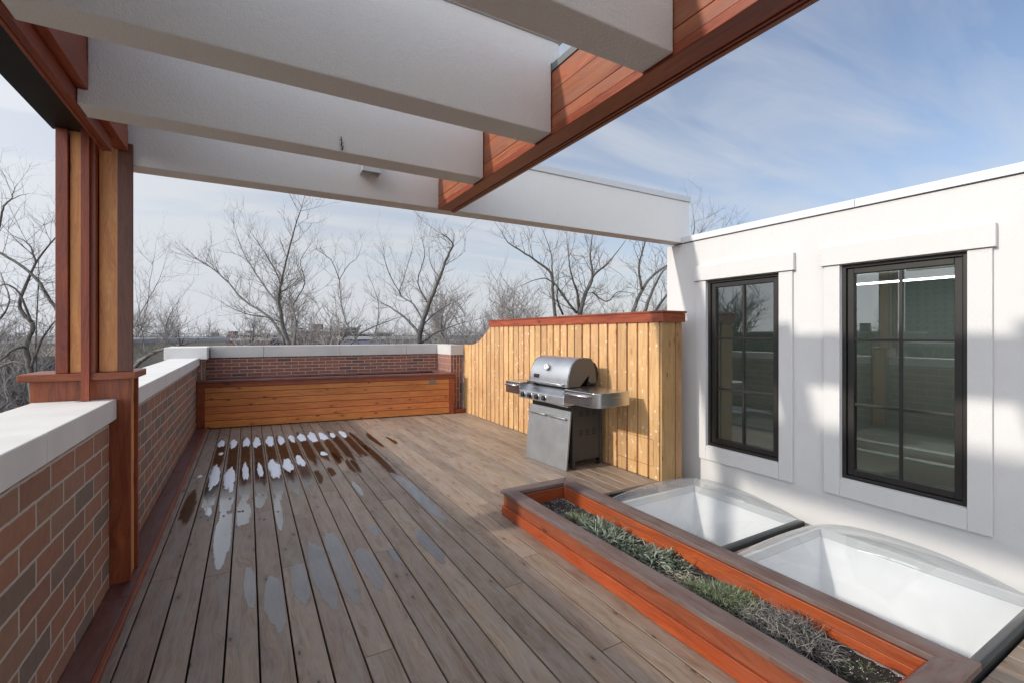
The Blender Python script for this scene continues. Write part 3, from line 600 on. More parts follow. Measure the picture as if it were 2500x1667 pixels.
clump('herb_plant', 'tiny green sprouts at the near end of the planter', 2.28, .98, .09, .10, 120, .03, .0016, M['leaf2'], .7, .3, .012, 15)
# dead tangled shrub
g = random.Random(21); m = MB()
for i in range(900):
    a = g.uniform(0, 6.283); q = math.sqrt(g.random()); p = Vector((2.22 + .14 * q * math.cos(a), 1.27 + .21 * q * math.sin(a), .075 + g.random() * .10 * (1 - q * q))); d_ = Vector((g.uniform(-1, 1), g.uniform(-1, 1), g.uniform(-.1, .9))).normalized(); pts = [p.copy()]
    for s_ in range(5): p = p + d_ * g.uniform(.012, .026); pts.append(p.copy()); d_ = (d_ + Vector((g.uniform(-.7, .7), g.uniform(-.7, .7), g.uniform(-.55, .3)))).normalized()
    if all(2.0 < t_.x < 2.47 for t_ in pts): m.tube(pts, [.0019, .0018, .0017, .0015, .0013, .0008], 3, g.random())
tag(m.build('dead_shrub', M['dry']), 'grey tangled dead shrub spilling over the planter soil', 'dead plant')
g = random.Random(22); m = MB()
for i in range(60):
    p = Vector((2.17 + g.uniform(-.07, .07), 1.87 + g.uniform(-.08, .08), .085 + g.uniform(0, .02))); a = g.uniform(0, 6.28); pts = [p.copy()]
    for s_ in range(6): p = p + Vector((math.cos(a), math.sin(a), g.uniform(-.2, .3))) * .017; pts.append(p.copy()); a += g.uniform(.1, .8)
    m.tube(pts, .0022, 3, g.uniform(.5, 1))
tag(m.build('dead_shrub', leafm('tan_dead_stems', (.2, .15, .11), (.5, .42, .34))), 'small curl of tan dead stems beside the thyme mound', 'dead plant')
for i in range(1): pass

# ------------------------------------------------------------------ skylights
def skylight(y0, y1, label):
    t = thing('skylight', label, 'skylight', (0, 0, 0), 0, 'domed skylights beside the house wall')
    x0, x1 = 2.62, 4.175; f = .06; m = MB()
    m.box(x0, x1, y0, y0 + f, -.15, -.085, 0)
    m.build('frame', M['frame'], t, bevel=.004)
    m = MB(); e_ = .028; m.box(x0, x0 + e_, y0 + f + .001, y1, -.15, -.087, 1); m.box(x1 - e_, x1, y0 + f + .001, y1, -.15, -.087, 1); m.box(x0 + e_, x1 - e_, y1 - e_, y1, -.15, -.087, 0); m.build('curb', M['metalwhite'], t, bevel=.004)
    a0, a1, b0_, b1_ = x0 + e_ + .002, x1 - e_ - .002, y0 + f + .002, y1 - e_ - .002; m = MB(); w_ = .024; zb = -2.1
    m.box(a0 - w_, a0, b0_ - w_, b1_ + w_, zb, -.152, 1); m.box(a1, a1 + w_, b0_ - w_, b1_ + w_, zb, -.152, 1); m.box(a0, a1, b0_ - w_, b0_, zb, -.152, 0); m.box(a0, a1, b1_, b1_ + w_, zb, -.152, 0); m.box(a0, a1, b0_, b1_, zb, zb + .05, 0)
    m.build('light_well', plain('white_drywall', (.84, .85, .86), .7, 0, 1.5, .05), t)
    m = MB(); n = 28; e0, e1, g0, g1 = x0 + .02, x1 - .02, y0 + .02, y1 - .02
    for i in range(n + 1):
        for j in range(n + 1):
            # cosine spacing gathers rows near the rim
            cu = -math.cos(math.pi * i / n); cv = -math.cos(math.pi * j / n)
            hgt = .27 * ((1 - abs(cu) ** 2.4) * (1 - abs(cv) ** 2.4)) ** .62
            m.v.append((e0 + (e1 - e0) * (cu + 1) / 2, g0 + (g1 - g0) * (cv + 1) / 2, -.083 + hgt))
    for i in range(n):
        for j in range(n): a = i * (n + 1) + j; m.face([a, a + n + 1, a + n + 2, a + 1], [(0, 0)] * 4, .5, True)
    m.build('dome', M['acrylic'], t); return t
skylight(2.215, 3.36, 'clear domed skylight farther away, beside the fence end')
skylight(.815, 2.105, 'clear domed skylight nearer the camera, beside the planter')

# ------------------------------------------------------------------ gas grill (local: x depth from the door foot, y width, z up)
gr = thing('gas_grill', 'stainless steel gas grill on closed cabinet standing before the cedar fence', 'grill', (3.055, 4.57, 0), R(3.7))
Wd = .39
m = MB(); m.hexa([(-.005, -Wd, .0), (.02, -Wd, .0), (.02, Wd, .0), (-.005, Wd, .0), (.062, -Wd, .66), (.086, -Wd, .66), (.086, Wd, .66), (.062, Wd, .66)], 2)
dr = m.build('door', M['steeldoor'], gr, bevel=.004)
def bar(m, p0, p1, r, st=.03, n=10): m.cyl(p0, p1, r, n)
for s_ in (1, -1):
    m = MB(); x_ = .02; z_ = .575; y0, y1 = (.02, .345) if s_ > 0 else (-.345, -.02)
    m.tube([(x_, y0, z_), (x_, (y0 + y1) / 2, z_ + .002), (x_, y1, z_)], .012, 10); m.box(x_, x_ + .04, y0 + .005, y0 + .025, z_ - .011, z_ + .011); m.box(x_, x_ + .04, y1 - .025, y1 - .005, z_ - .011, z_ + .011)
    m.build('handle', M['steelpol'], dr, bevel=.002)
m = MB(); m.box(.10, .125, -Wd + .005, Wd - .005, .05, .70); m.box(.126, .55, -Wd + .01, -Wd + .025, .085, .72); m.box(.126, .55, Wd - .025, Wd - .01, .085, .72); m.box(.53, .549, -Wd + .026, Wd - .026, .09, .7); m.box(.126, .529, -Wd + .026, Wd - .026, .09, .11)
m.box(.10, .135, -Wd + .003, -Wd + .009, .0, .72); m.box(.515, .552, -Wd + .0, -Wd + .009, .03, .72)
cb = m.build('cabinet', M['grilldark'], gr, bevel=.003)
m = MB()
for zb in (.64, .42):
    for c0 in (.20, .30, .40):
        for k_ in range(3): m = MB(); m.box(c0, c0 + .055, -Wd + .006, -Wd + .0095, zb - k_ * .024, zb + .010 - k_ * .024); m.build('vent_slot', M['dark'], cb)
m = MB(); m.box(.10, .13, -.35, .35, .695, .712); m.cyl((.085, -.33, .70), (.085, .33, .715), .008, 8); m.build('tow_rail', M['steelpol'], cb)
for cx_, cy_ in ((.12, -.35), (.12, .35), (.52, -.35), (.52, .35)):
    m = MB(); m.cyl((cx_, cy_ - .012, .028), (cx_, cy_ + .012, .028), .027, 16); m.box(cx_ - .012, cx_ + .012, cy_ - .02, cy_ + .02, .045, .085); m.build('caster', M['grillblack'], gr)
# control panel
m = MB(); prof = [(-.075, .745), (-.068, .835), (.055, .905), (.09, .905), (.09, .735), (-.02, .735)]
m.prism(prof, -.43, .43, 0, .5, 'XZ'); cp = m.build('control_panel', M['steel'], gr, bevel=.004)
for yy in (.33, .19, .05, -.09):
    m = MB(); nx_ = Vector((-.995, 0, .08)).normalized(); c_ = Vector((-.072, yy, .79))
    m.cyl(c_, c_ + nx_ * .008, .036, 20); kb = m.build('control_knob', M['steelpol'], gr, bevel=.002)
    m = MB(); m.cyl(c_ + nx_ * .008, c_ + nx_ * .034, .025, 18); m.box(c_.x - .043, c_.x - .034, yy - .006, yy + .006, .768, .816); m.build('grip', M['grillblack'], kb, bevel=.002)
    m = MB(); m.cyl(c_ + nx_ * .0345, c_ + nx_ * .037, .019, 18); m.build('face_ring', M['steelpol'], kb)
# lid: smooth profile swept along y
pr = [(.045, .925), (.048, 1.0), (.060, 1.07), (.085, 1.14), (.120, 1.195), (.165, 1.232), (.22, 1.252), (.30, 1.258), (.37, 1.250), (.41, 1.235), (.437, 1.19), (.46, 1.12), (.475, 1.04), (.483, .99)]
m = MB(); nP = len(pr); LW = .355
m.v += [(p[0], -LW, p[1]) for p in pr] + [(p[0], LW, p[1]) for p in pr]
for i in range(nP - 1): m.face([i, nP + i, nP + i + 1, i + 1], [(0, 0)] * 4, .5, True)
ld = m.build('lid', M['steel'], gr)
endp = pr + [(.475, .962), (.44, .955), (.385, .962), (.355, .985), (.365, 1.03), (.36, 1.05), (.335, 1.03), (.22, .925)]
for s_ in (-1, 1):
    m = MB(); m.prism(endp, s_ * (LW + .001), s_ * (LW + .016), 0, .5, 'XZ')
    if s_ < 0: m.f = [f_[::-1] for f_ in m.f]
    m.build('lid_end', plain('grey_cast_lid_end', (.13, .13, .13), .42, .6, 25, .2), ld, bevel=.004)
m = MB(); m.cyl((.068, .04, 1.135), (.045, .04, 1.143), .042, 24); th = m.build('thermometer', M['steelpol'], ld, bevel=.003)
m = MB(); m.cyl((.0448, .04, 1.1432), (.0432, .04, 1.1437), .031, 24); m.build('dial', plain('dial_white', (.7, .7, .68), .4), th)
m = MB(); m.cyl((.0430, .04, 1.1438), (.0422, .04, 1.1441), .006, 10); m.box(.0424, .0430, .037, .041, 1.143, 1.168); m.build('needle', M['grillblack'], th)
m = MB(); m.box(.040, .054, .185, .275, 1.0, 1.045); m.build('badge', M['grillblack'], ld, bevel=.003)
def text(s, size, mat, parent, loc, rot, name='badge_lettering'):
    c = bpy.data.curves.new(name, 'FONT'); c.body = s; c.size = size; c.extrude = .0008; c.align_x = 'CENTER'; c.align_y = 'CENTER'
    o = bpy.data.objects.new(name, c); col.objects.link(o); dg = bpy.context.evaluated_depsgraph_get(); me = bpy.data.meshes.new_from_object(o.evaluated_get(dg)); bpy.data.objects.remove(o)
    me.materials.clear(); me.materials.append(mat); o = bpy.data.objects.new(name, me); col.objects.link(o); o.parent = parent; o.location = loc; o.rotation_euler = rot; return o
text('weber', .036, M['steelpol'], ld, (.0390, .23, 1.022), (R(90), 0, R(-90)))
m = MB(); m.tube([(.03, -.30, .955), (.0, -.29, .958), (-.012, -.26, .96), (-.015, 0, .962), (-.012, .26, .96), (.0, .29, .958), (.03, .30, .955)], .013, 10); m.build('handle', M['steelpol'], ld)
m = MB(); m.box(-.02, .03, .20, .30, .925, .965); m.cyl((.0, .30, .94), (.0, .36, .95), .010, 8); m.build('burner_latch', M['grilldark'], gr, bevel=.004)
m = MB(); m.box(.10, .50, -.345, .345, .76, .925); m.build('firebox', M['grillblack'], gr, bevel=.01)
m = MB(); pb = [(.36, .93), (.50, .93), (.535, .99), (.545, 1.06), (.525, 1.14), (.49, 1.19), (.46, 1.2)]; m.prism(pb, -.34, .34, 0, .5, 'XZ'); m.build('rear_hood', M['grillblack'], gr, bevel=.008)
def shelf(sgn, y0, y1, label):
    m = MB(); xa, xb = -.065, .415; rr_ = .07; z0, z1 = .775, .925
    pts = [(xa, y0)]
    for k_ in range(9): a = k_ / 8 * math.pi / 2; pts.append((xa + rr_ - rr_ * math.cos(a), y1 + sgn * (-rr_ + rr_ * math.sin(a))))
    pts += [(xb, y1), (xb, y0)]
    if sgn < 0: pts = pts[::-1]
    if sgn > 0: pts = pts[::-1]; 
    m.prism(pts, z0, z1, 0, .5); sh = m.build('side_shelf', M['steelpol'], gr, bevel=.004, label=label)
    if sgn < 0: pass
    m = MB(); ya, yb2 = sorted((y0 + sgn * .03, y0 + sgn * .40)); ya, yb2 = sorted((y0 + sgn * .02, y0 + sgn * min(.40, abs(y1 - y0) - .08)))
    m.tube([(xa - .028, ya, .885), (xa - .03, (ya + yb2) / 2, .884), (xa - .028, yb2, .882)], .010, 8)
    for q in (ya + .015, yb2 - .015): m.box(xa - .025, xa, q - .008, q + .008, .877, .892)
    m.build('handle', M['steelpol'], sh)
    for q in (.3, .5, .7): yq = ya + (yb2 - ya) * q; m = MB(); m.tube([(xa - .032, yq, .874), (xa - .04, yq, .866), (xa - .03, yq, .858)], .004, 6); m.build('tool_hook', M['grilldark'], sh)
    return sh
s1 = shelf(-1, -.435, -.94, 'near side shelf with rounded bright corner'); s2 = shelf(1, .435, .80, 'far side shelf')
text('GENESIS', .022, M['grilldark'], s1, (-.0665, -.80, .80), (R(90), 0, R(-90)), 'shelf_lettering')

# ------------------------------------------------------------------ snow, puddles, damp patches (each lies on one board)
def px(u, v, z=0.):
    s_ = (u - CX) / F; t_ = (HY - v) / F; c, s2_ = math.cos(YAW), math.sin(YAW); r = (s2_ + s_ * c, c - s_ * s2_, t_); k_ = (z - H) / r[2]; return r[0] * k_, r[1] * k_
Z7 = lambda a, b: px(a * .38265, 1067 + b * .38265); Z4 = lambda a, b: px(a * .38265, 550 + b * .38265); Z8 = lambda a, b: px(800 + a * .38265, 1067 + b * .38265)
def patch(kind, cx, cy, w_, ln, label, seed, z=.0016, clip=True):
    g = random.Random(seed); k_ = math.floor((cx - X0) / PIT); xa, xb = X0 + k_ * PIT + .006, X0 + (k_ + 1) * PIT - .006
    n = 40; ph = [g.uniform(0, 6.28) for _ in range(8)]; m = MB(); ring = []
    for i in range(n):
        a = 2 * math.pi * i / n; q_ = 1.15 if kind == 'snow' else .45; rad = 1 + q_ * (.07 * math.sin(2 * a + ph[0]) + .08 * math.sin(3 * a + ph[1]) + .06 * math.sin(5 * a + ph[2]) + .05 * math.sin(9 * a + ph[3]) + .04 * math.sin(14 * a + ph[4]) + g.uniform(-.05, .05))
        x = cx + math.cos(a) * rad * w_ / 2; y = cy + math.sin(a) * rad * ln / 2 + .04 * ln * math.sin(x * 60 + ph[5])
        if clip: x = min(max(x, xa), xb)
        ring.append((x, y))
    if kind == 'snow':
        th = min(w_, ln) * .16; lv = [(1., 0.), (.93, .5), (.75, .85), (.45, 1.)]
        for s_, hh in lv: m.v += [(cx + (x - cx) * s_, cy + (y - cy) * s_, z + th * hh + (g.uniform(-.12, .12) * th if hh > .3 else 0)) for x, y in ring]
        m.v.append((cx, cy, z + th * 1.02)); c = len(m.v) - 1
        for l_ in range(3):
            for i in range(n): j = (i + 1) % n; m.face([l_ * n + i, l_ * n + j, (l_ + 1) * n + j, (l_ + 1) * n + i], [(0, 0)] * 4, .5, True)
        for i in range(n): m.face([3 * n + i, 3 * n + (i + 1) % n, c], [(0, 0)] * 3, .5, True)
        o = m.build('snow_patch', M['snow']); tag(o, label, 'snow', 'snow patches melting on the deck boards')
    else:
        for s_ in (1., .82, .62, .35): m.v += [(cx + (x - cx) * s_, cy + (y - cy) * s_, z) for x, y in ring]
        m.v.append((cx, cy, z)); c = 4 * n
        for l_ in range(3):
            for i in range(n): j = (i + 1) % n; m.face([l_ * n + i, l_ * n + j, (l_ + 1) * n + j, (l_ + 1) * n + i], [(0, 0)] * 4, .5)
        for i in range(n): m.face([3 * n + i, 3 * n + (i + 1) % n, c], [(0, 0)] * 3, .5)
        icy = kind == 'puddle' and any(q in label for q in ('bright', 'slush', 'long straight'))
        o = m.build('puddle' if kind == 'puddle' else 'damp_stain', M['ice' if icy else 'puddle' if kind == 'puddle' else 'wet'])
        at = o.data.attributes.new('edge', 'FLOAT', 'POINT'); at.data.foreach_set('value', np.array([0.] * n + [.45] * n + [.8] * n + [1.] * n + [1.], dtype=np.float32))
        tag(o, label, 'puddle' if kind == 'puddle' else 'damp stain', 'puddles on the deck boards' if kind == 'puddle' else 'damp stains on the deck boards')
    return o
row1 = [(1410, 1392, .6), (1480, 1393, .9), (1556, 1385, .9), (1633, 1383, .9), (1708, 1376, .95), (1777, 1370, .8), (1855, 1360, .8), (1922, 1352, .85), (1988, 1350, 1.1), (2053, 1345, .8), (2120, 1337, .45), (2182, 1330, .6)]
ORD = ['first', 'second', 'third', 'fourth', 'fifth', 'sixth', 'seventh', 'eighth', 'ninth', 'tenth', 'eleventh', 'twelfth']
rv = random.Random(4)
for i, (a, b_, s_) in enumerate(row1):
    cx, cy = Z4(a, b_); k_ = math.floor((cx - X0) / PIT); cx = X0 + (k_ + .5) * PIT
    patch('wet', cx + rv.uniform(-.02, .02), cy - rv.uniform(.5, .9), rv.uniform(.15, .24), rv.uniform(1.7, 3.2), f'damp dark streak around the {ORD[i]} snow patch from the left in the far row', 300 + i, .0012)
    patch('snow', cx + rv.uniform(-.012, .012), cy, .10 * s_ ** .4 * rv.uniform(.85, 1.1), .74 * s_ * rv.uniform(.85, 1.1), f'{ORD[i]} white snow patch from the left in the far row', 100 + i)
row2 = [(1365, 250, .085, .50), (1460, 265, .09, .52), (1560, 215, .055, .40), (1652, 205, .05, .33), (1745, 200, .11, .42), (1822, 178, .10, .30), (1908, 150, .08, .28)]
for i, (a, b_, w_, l_) in enumerate(row2):
    cx, cy = Z7(a, b_); k_ = math.floor((cx - X0) / PIT); cx = X0 + (k_ + .5) * PIT
    patch('snow', cx, cy, w_ * 1.1, l_ * 1.9, f'{ORD[i]} snow streak from the left in the near row', 130 + i)
    patch('puddle', cx, cy - .4, .15, 1.7, f'wet slush around the {ORD[i]} snow streak of the near row', 330 + i, .0012)
for i, (a, b_, w_, l_, lb) in enumerate([(1275, 250, .04, .10, 'tiny snow crumb left of the near row'), (1330, 475, .05, .22, 'small snow remnant below the first near streak'), (1410, 105, .05, .15, 'thin snow trail under the leftmost far patch'), (2065, 105, .08, .2, 'lone thin snow patch right of the near row')]):
    cx, cy = Z7(a, b_); patch('snow', cx, cy, w_, l_, lb, 160 + i)
pud = [('Z7', 1425, 620, .12, .75, 'long bright puddle left of the deck middle'), ('Z7', 1550, 480, .12, .45, 'icy bright puddle below the third near streak'), ('Z7', 1655, 405, .10, .25, 'small bright puddle below the fourth near streak'), ('Z7', 1772, 470, .07, .55, 'narrow bright puddle below the fifth near streak'),
       ('Z7', 1600, 950, .07, .36, 'slim grey puddle left of the large ones'), ('Z7', 1755, 1040, .11, .42, 'grey puddle with ragged end nearest the camera'), ('Z7', 1920, 915, .12, .36, 'faint shallow puddle left of the biggest one'), ('Z7', 2050, 850, .13, .62, 'biggest grey blue puddle in the deck middle'),
       ('Z7', 2165, 790, .12, .75, 'tall grey puddle right of the biggest one'), ('Z8', 262, 820, .11, .42, 'oval grey puddle right of the tall one'), ('Z8', 640, 680, .09, .42, 'slanting puddle farthest right near the planter'), ('Z8', 298, 592, .07, .14, 'little round puddle in the deck middle'), ('Z8', 550, 350, .13, 1.0, 'long straight puddle ending at a board joint'), ('Z8', 190, 325, .05, .35, 'short bright sliver puddle'), ('Z8', 425, 750, .05, .2, 'thin puddle sliver beside the oval one')]
for i, (zf, a, b_, w_, l_, lb) in enumerate(pud):
    cx, cy = (Z7 if zf == 'Z7' else Z8)(a, b_); patch('puddle', cx, cy, w_ * 1.15, l_ * 1.75, lb, 200 + i, .0020)
dm = [('Z8', 320, 140, .12, 1.9, 'longest dark damp streak right of the snow'), ('Z8', 175, 180, .07, .55, 'slim dark streak beside the sliver puddle'), ('Z8', 400, 20, .11, .55, 'dark damp patch farthest right'), ('Z8', 300, 10, .12, 1.0, 'dark damp patch before the farthest right one'), ('Z8', 190, 25, .12, 1.3, 'dark streak behind the longest one'), ('Z8', 40, 130, .12, .6, 'wet brown patch right of the near snow row'), ('Z8', 20, 220, .09, .35, 'small wet patch below the near snow row'), ('Z7', 2240, 180, .08, .6, 'thin wet streak right of the near snow row'),
      ('Z7', 1205, 440, .10, .85, 'dark wet streak with dead leaves at the left boards'), ('Z7', 1110, 400, .05, .2, 'small wet spot at the left edge board'), ('Z7', 735, 1270, .04, .25, 'dark wet mark beside the red skirting board'), ('Z7', 1950, 240, .08, .5, 'dark streak at the right end of the near row'), ('Z7', 2030, 250, .08, .5, 'dark streak past the right end of the near row'), ('Z7', 1340, 330, .08, .7, 'wet streak under the first near snow streak')]
for i, (zf, a, b_, w_, l_, lb) in enumerate(dm):
    cx, cy = (Z7 if zf == 'Z7' else Z8)(a, b_); patch('wet', cx, cy, w_ * 1.3, l_ * 1.3, lb, 260 + i, .0009)
# fallen leaves
g = random.Random(31); m = MB()
for i in range(150):
    if i < 110: x = g.gauss(-.15, .28); y = g.uniform(4.2, 7.8)
    else: x = g.uniform(-.4, 2.6); y = g.uniform(7.2, 8.3)
    if x < -.55: x = -.5 + g.random() * .1
    p = Vector((x, y, .006)); a = g.uniform(0, 6.28); s_ = g.uniform(.008, .02); b = len(m.v); t1 = g.uniform(-.3, .6)
    dx, dy = math.cos(a), math.sin(a)
    m.v += [tuple(p + Vector((dx, dy, t1 * .5)) * s_), tuple(p + Vector((-dy, dx, .3)) * s_ * .6), tuple(p - Vector((dx, dy, 0)) * s_), tuple(p + Vector((dy, -dx, .3 * t1)) * s_ * .6)]
    m.face([b, b + 1, b + 2, b + 3], [(0, 0)] * 4, g.random())
o = tag(m.build('fallen_leaves', leafm('dead_leaf_bits', (.05, .028, .015), (.17, .10, .05))), 'crumbs of brown fallen leaves around the snow patches', 'leaves'); o['kind'] = 'stuff'

# ------------------------------------------------------------------ trees
def V3(u, v, D):
    """u,v of the 2352-wide view, D = depth in metres -> a point in the place"""
    u /= .9408; v /= .9408; s_ = (u - CX) / F; t_ = (HY - v) / F; c, q = math.cos(YAW), math.sin(YAW)
    return Vector(((q + s_ * c) * D, (c - s_ * q) * D, H + t_ * D))
def smooth(pts, k_=3):
    out = []
    for i in range(len(pts) - 1):
        p0 = pts[max(i - 1, 0)]; p1 = pts[i]; p2 = pts[i + 1]; p3 = pts[min(i + 2, len(pts) - 1)]
        for j in range(k_):
            t_ = j / k_; out.append(.5 * ((2 * p1) + (p2 - p0) * t_ + (2 * p0 - 5 * p1 + 4 * p2 - p3) * t_ * t_ + (3 * p1 - p0 - 3 * p2 + p3) * t_ ** 3))
    out.append(pts[-1]); return out
def sprout(mb, p, d_, ln, r, lvl, g, up, wig=.22, side=3, fork=.5):
    n = 4 if lvl > 0 else 3; pts = [p.copy()]; d_ = d_.normalized(); dirs = []
    for i in range(n):
        p = p + d_ * ln / n; pts.append(p.copy()); dirs.append(d_.copy())
        d_ = (d_ + Vector((g.uniform(-wig, wig), g.uniform(-wig, wig), g.uniform(-wig, wig) + up))).normalized()
    mb.tube(pts, [r * (1 - .72 * i / n) for i in range(n + 1)], 3, g.random(), False)
    if lvl > 0:
        k_ = side
        for j in range(k_):
            i = 1 + int(g.random() * (n - 1)) if n > 1 else 0; i = min(i, n - 1)
            q = pts[i].lerp(pts[i + 1], g.random()); s_ = Vector((g.uniform(-1, 1), g.uniform(-1, 1), g.uniform(-.5, 1))).normalized()
            nd = (dirs[i] * (1 - fork * .5) + s_ * fork * 1.1).normalized()
            sprout(mb, q, nd, ln * g.uniform(.45, .75), r * .55, lvl - 1, g, up, wig, side, fork)
def tree(name, label, D, limbs, seed, dens=1., tl=1.6, lvl=2, up=.10, mat='bark', fork=.6, tw=.011, spread=.12, side=3, base=None, rs=1.):
    g = random.Random(seed); t = thing(name, label, 'tree'); mt, mw = MB(), MB()
    for li, (pts, r0, r1) in enumerate(limbs):
        r0 *= .78; r1 *= .7
        dd = D; P = []; r0 *= .8; r1 *= .8
        dv = g.uniform(-spread, spread)
        for i, (u, v) in enumerate(pts): P.append(V3(u, v, dd * (1 + dv * i / max(1, len(pts) - 1))))
        S = smooth(P, 4); n = len(S)
        for i in range(1, n - 1): S[i] = S[i] + Vector((g.uniform(-1, 1), g.uniform(-1, 1), g.uniform(-1, 1))) * .012 * D / 16
        rad = [(r0 + (r1 - r0) * i / (n - 1)) * rs for i in range(n)]; mt.tube(S, rad, 7, g.random(), True)
        L_ = sum((S[i + 1] - S[i]).length for i in range(n - 1)); cnt = int(L_ * 6.8 * dens)
        for c in range(cnt):
            f = g.random() ** .8; i = min(int(f * (n - 1)), n - 2)
            if li == 0 and f < .25 and S[i].z < H - .5: continue
            q = S[i].lerp(S[i + 1], g.random()); dr_ = (S[i + 1] - S[i]).normalized(); s_ = Vector((g.uniform(-1, 1), g.uniform(-1, 1), g.uniform(-.4, 1))).normalized()
            sprout(mw, q, (dr_ * .6 + s_ * fork * 1.3), tl * g.uniform(.4, 1.15) * (1.1 - .4 * f), max(tw * .55, min(rad[i] * .5, tw * 1.35 * g.uniform(.7, 1.5))), lvl, g, up, .22, side, fork)
        sprout(mw, S[-1], (S[-1] - S[-2]), tl * .8, r1 * rs, lvl, g, up, .2, side, fork)
    if base:
        bp = V3(*base, D); mt.tube([Vector((bp.x + .3, bp.y + .3, -9)), Vector((bp.x + .1, bp.y, -5)), bp], [base and limbs[0][1] * rs * 1.9, limbs[0][1] * rs * 1.4, limbs[0][1] * rs], 9)
    mt.build('trunk', M[mat], t); mw.build('crown', M['twig'], t); return t
Q4 = lambda a, b: (a * .36, 517.4 + b * .36)
Q5 = lambda a, b: ((800 + a * .38265) * .9408, (500 + b * .38265) * .9408)
Q6 = lambda a, b: (a * .2, 376 + b * .2)
# tree A: middle left
tree('bare_tree', 'bare tree with tall slanting leader rising above the back wall, left of centre', 17,
     [([(690, 860), (655, 770), (645, 720), (640, 680), (652, 620), (672, 540), (694, 472)], .14, .02),
      ([(655, 790), (620, 730), (560, 690), (515, 640), (470, 605), (440, 590)], .09, .012),
      ([(640, 700), (605, 655), (570, 600), (548, 555), (535, 510)], .06, .010),
      ([(645, 690), (640, 640), (610, 585), (580, 540)], .05, .010), ([(672, 800), (680, 740), (665, 690), (668, 650)], .09, .02),
      ([(650, 640), (620, 600), (600, 560)], .04, .01), ([(672, 700), (700, 650), (690, 600), (715, 560)], .04, .008), ([(620, 730), (560, 720), (500, 690)], .04, .01)], 1, .85, 1.25, 2, .13, tw=.010, base=(690, 860))
tree('bare_tree', 'slender bare young tree with an open fork, centre of the skyline', 19,
     [([(850, 830), (812, 770), (792, 733), (783, 690), (779, 643)], .06, .035), ([(779, 643), (765, 605), (745, 585), (722, 570)], .03, .008), ([(779, 643), (800, 610), (822, 590), (832, 560)], .03, .008), ([(840, 800), (860, 770), (870, 700), (850, 640)], .05, .012), ([(790, 810), (830, 765), (900, 735)], .07, .03)], 2, .55, 1.1, 2, .12, tw=.009, base=(850, 830))
tree('bare_tree', 'bare tree with a broken leaning leader right of centre', 15,
     [([(958, 830), (962, 780), (970, 745), (985, 700), (1005, 650), (1028, 590), (1040, 560), (1014, 538)], .17, .018), ([(965, 770), (935, 735), (905, 712), (868, 690)], .085, .02), ([(972, 740), (950, 700), (918, 675), (930, 632), (948, 570)], .05, .012),
      ([(985, 700), (960, 650), (975, 590), (968, 545)], .04, .01), ([(968, 750), (1000, 720), (1050, 690)], .05, .012), ([(1010, 640), (990, 610), (985, 570)], .03, .01), ([(920, 675), (890, 620), (880, 570)], .025, .008), ([(965, 790), (1010, 760), (1070, 740)], .05, .015)], 3, .95, 1.0, 2, .13, 'barkdark', tw=.008, base=(958, 830))
tree('bare_tree', 'large spreading bare tree behind the cedar fence', 14,
     [([Q5(1460, 800), Q5(1450, 700), Q5(1437, 560), Q5(1425, 440), Q5(1330, 360), Q5(1240, 300), Q5(1150, 240), Q5(1100, 160)], .10, .012), ([Q5(1440, 520), Q5(1432, 400), Q5(1420, 290), Q5(1370, 160)], .06, .012),
      ([Q5(1600, 780), Q5(1610, 690), Q5(1650, 560), Q5(1690, 460), Q5(1675, 320), Q5(1690, 190)], .13, .015), ([Q5(1605, 690), Q5(1590, 560), Q5(1550, 430), Q5(1528, 240)], .08, .012), ([Q5(1640, 580), Q5(1700, 450), Q5(1790, 370), Q5(1900, 230)], .08, .012),
      ([Q5(1590, 690), Q5(1530, 620), Q5(1470, 530), Q5(1380, 470), Q5(1250, 510)], .07, .012), ([Q5(1500, 700), Q5(1465, 600), Q5(1470, 520)], .06, .02), ([Q5(1690, 560), Q5(1780, 620), Q5(1850, 560), Q5(1960, 570)], .04, .01)], 4, .7, 1.05, 2, .06, 'barkdark', tw=.0085, fork=.75, base=Q5(1605, 800))
tree('bare_tree', 'bare tree with twin leaning stems between fence and white wall', 13,
     [([Q5(1930, 760), Q5(1960, 650), Q5(2015, 530), Q5(2080, 450), Q5(2160, 390), Q5(2300, 300), Q5(2400, 200)], .10, .014), ([Q5(2005, 540), Q5(1985, 400), Q5(2020, 250), Q5(2060, 130)], .06, .012), ([Q5(2010, 720), Q5(2060, 580), Q5(2130, 440), Q5(2240, 330)], .09, .012), ([Q5(2080, 700), Q5(2160, 580), Q5(2280, 420), Q5(2380, 180)], .07, .012), ([Q5(2300, 300), Q5(2340, 150), Q5(2330, 60)], .04, .01), ([Q5(2300, 400), Q5(2480, 260), Q5(2560, 200)], .04, .01)], 5, .7, 1.0, 2, .06, 'barkdark', tw=.0085, fork=.7, base=Q5(1930, 770))
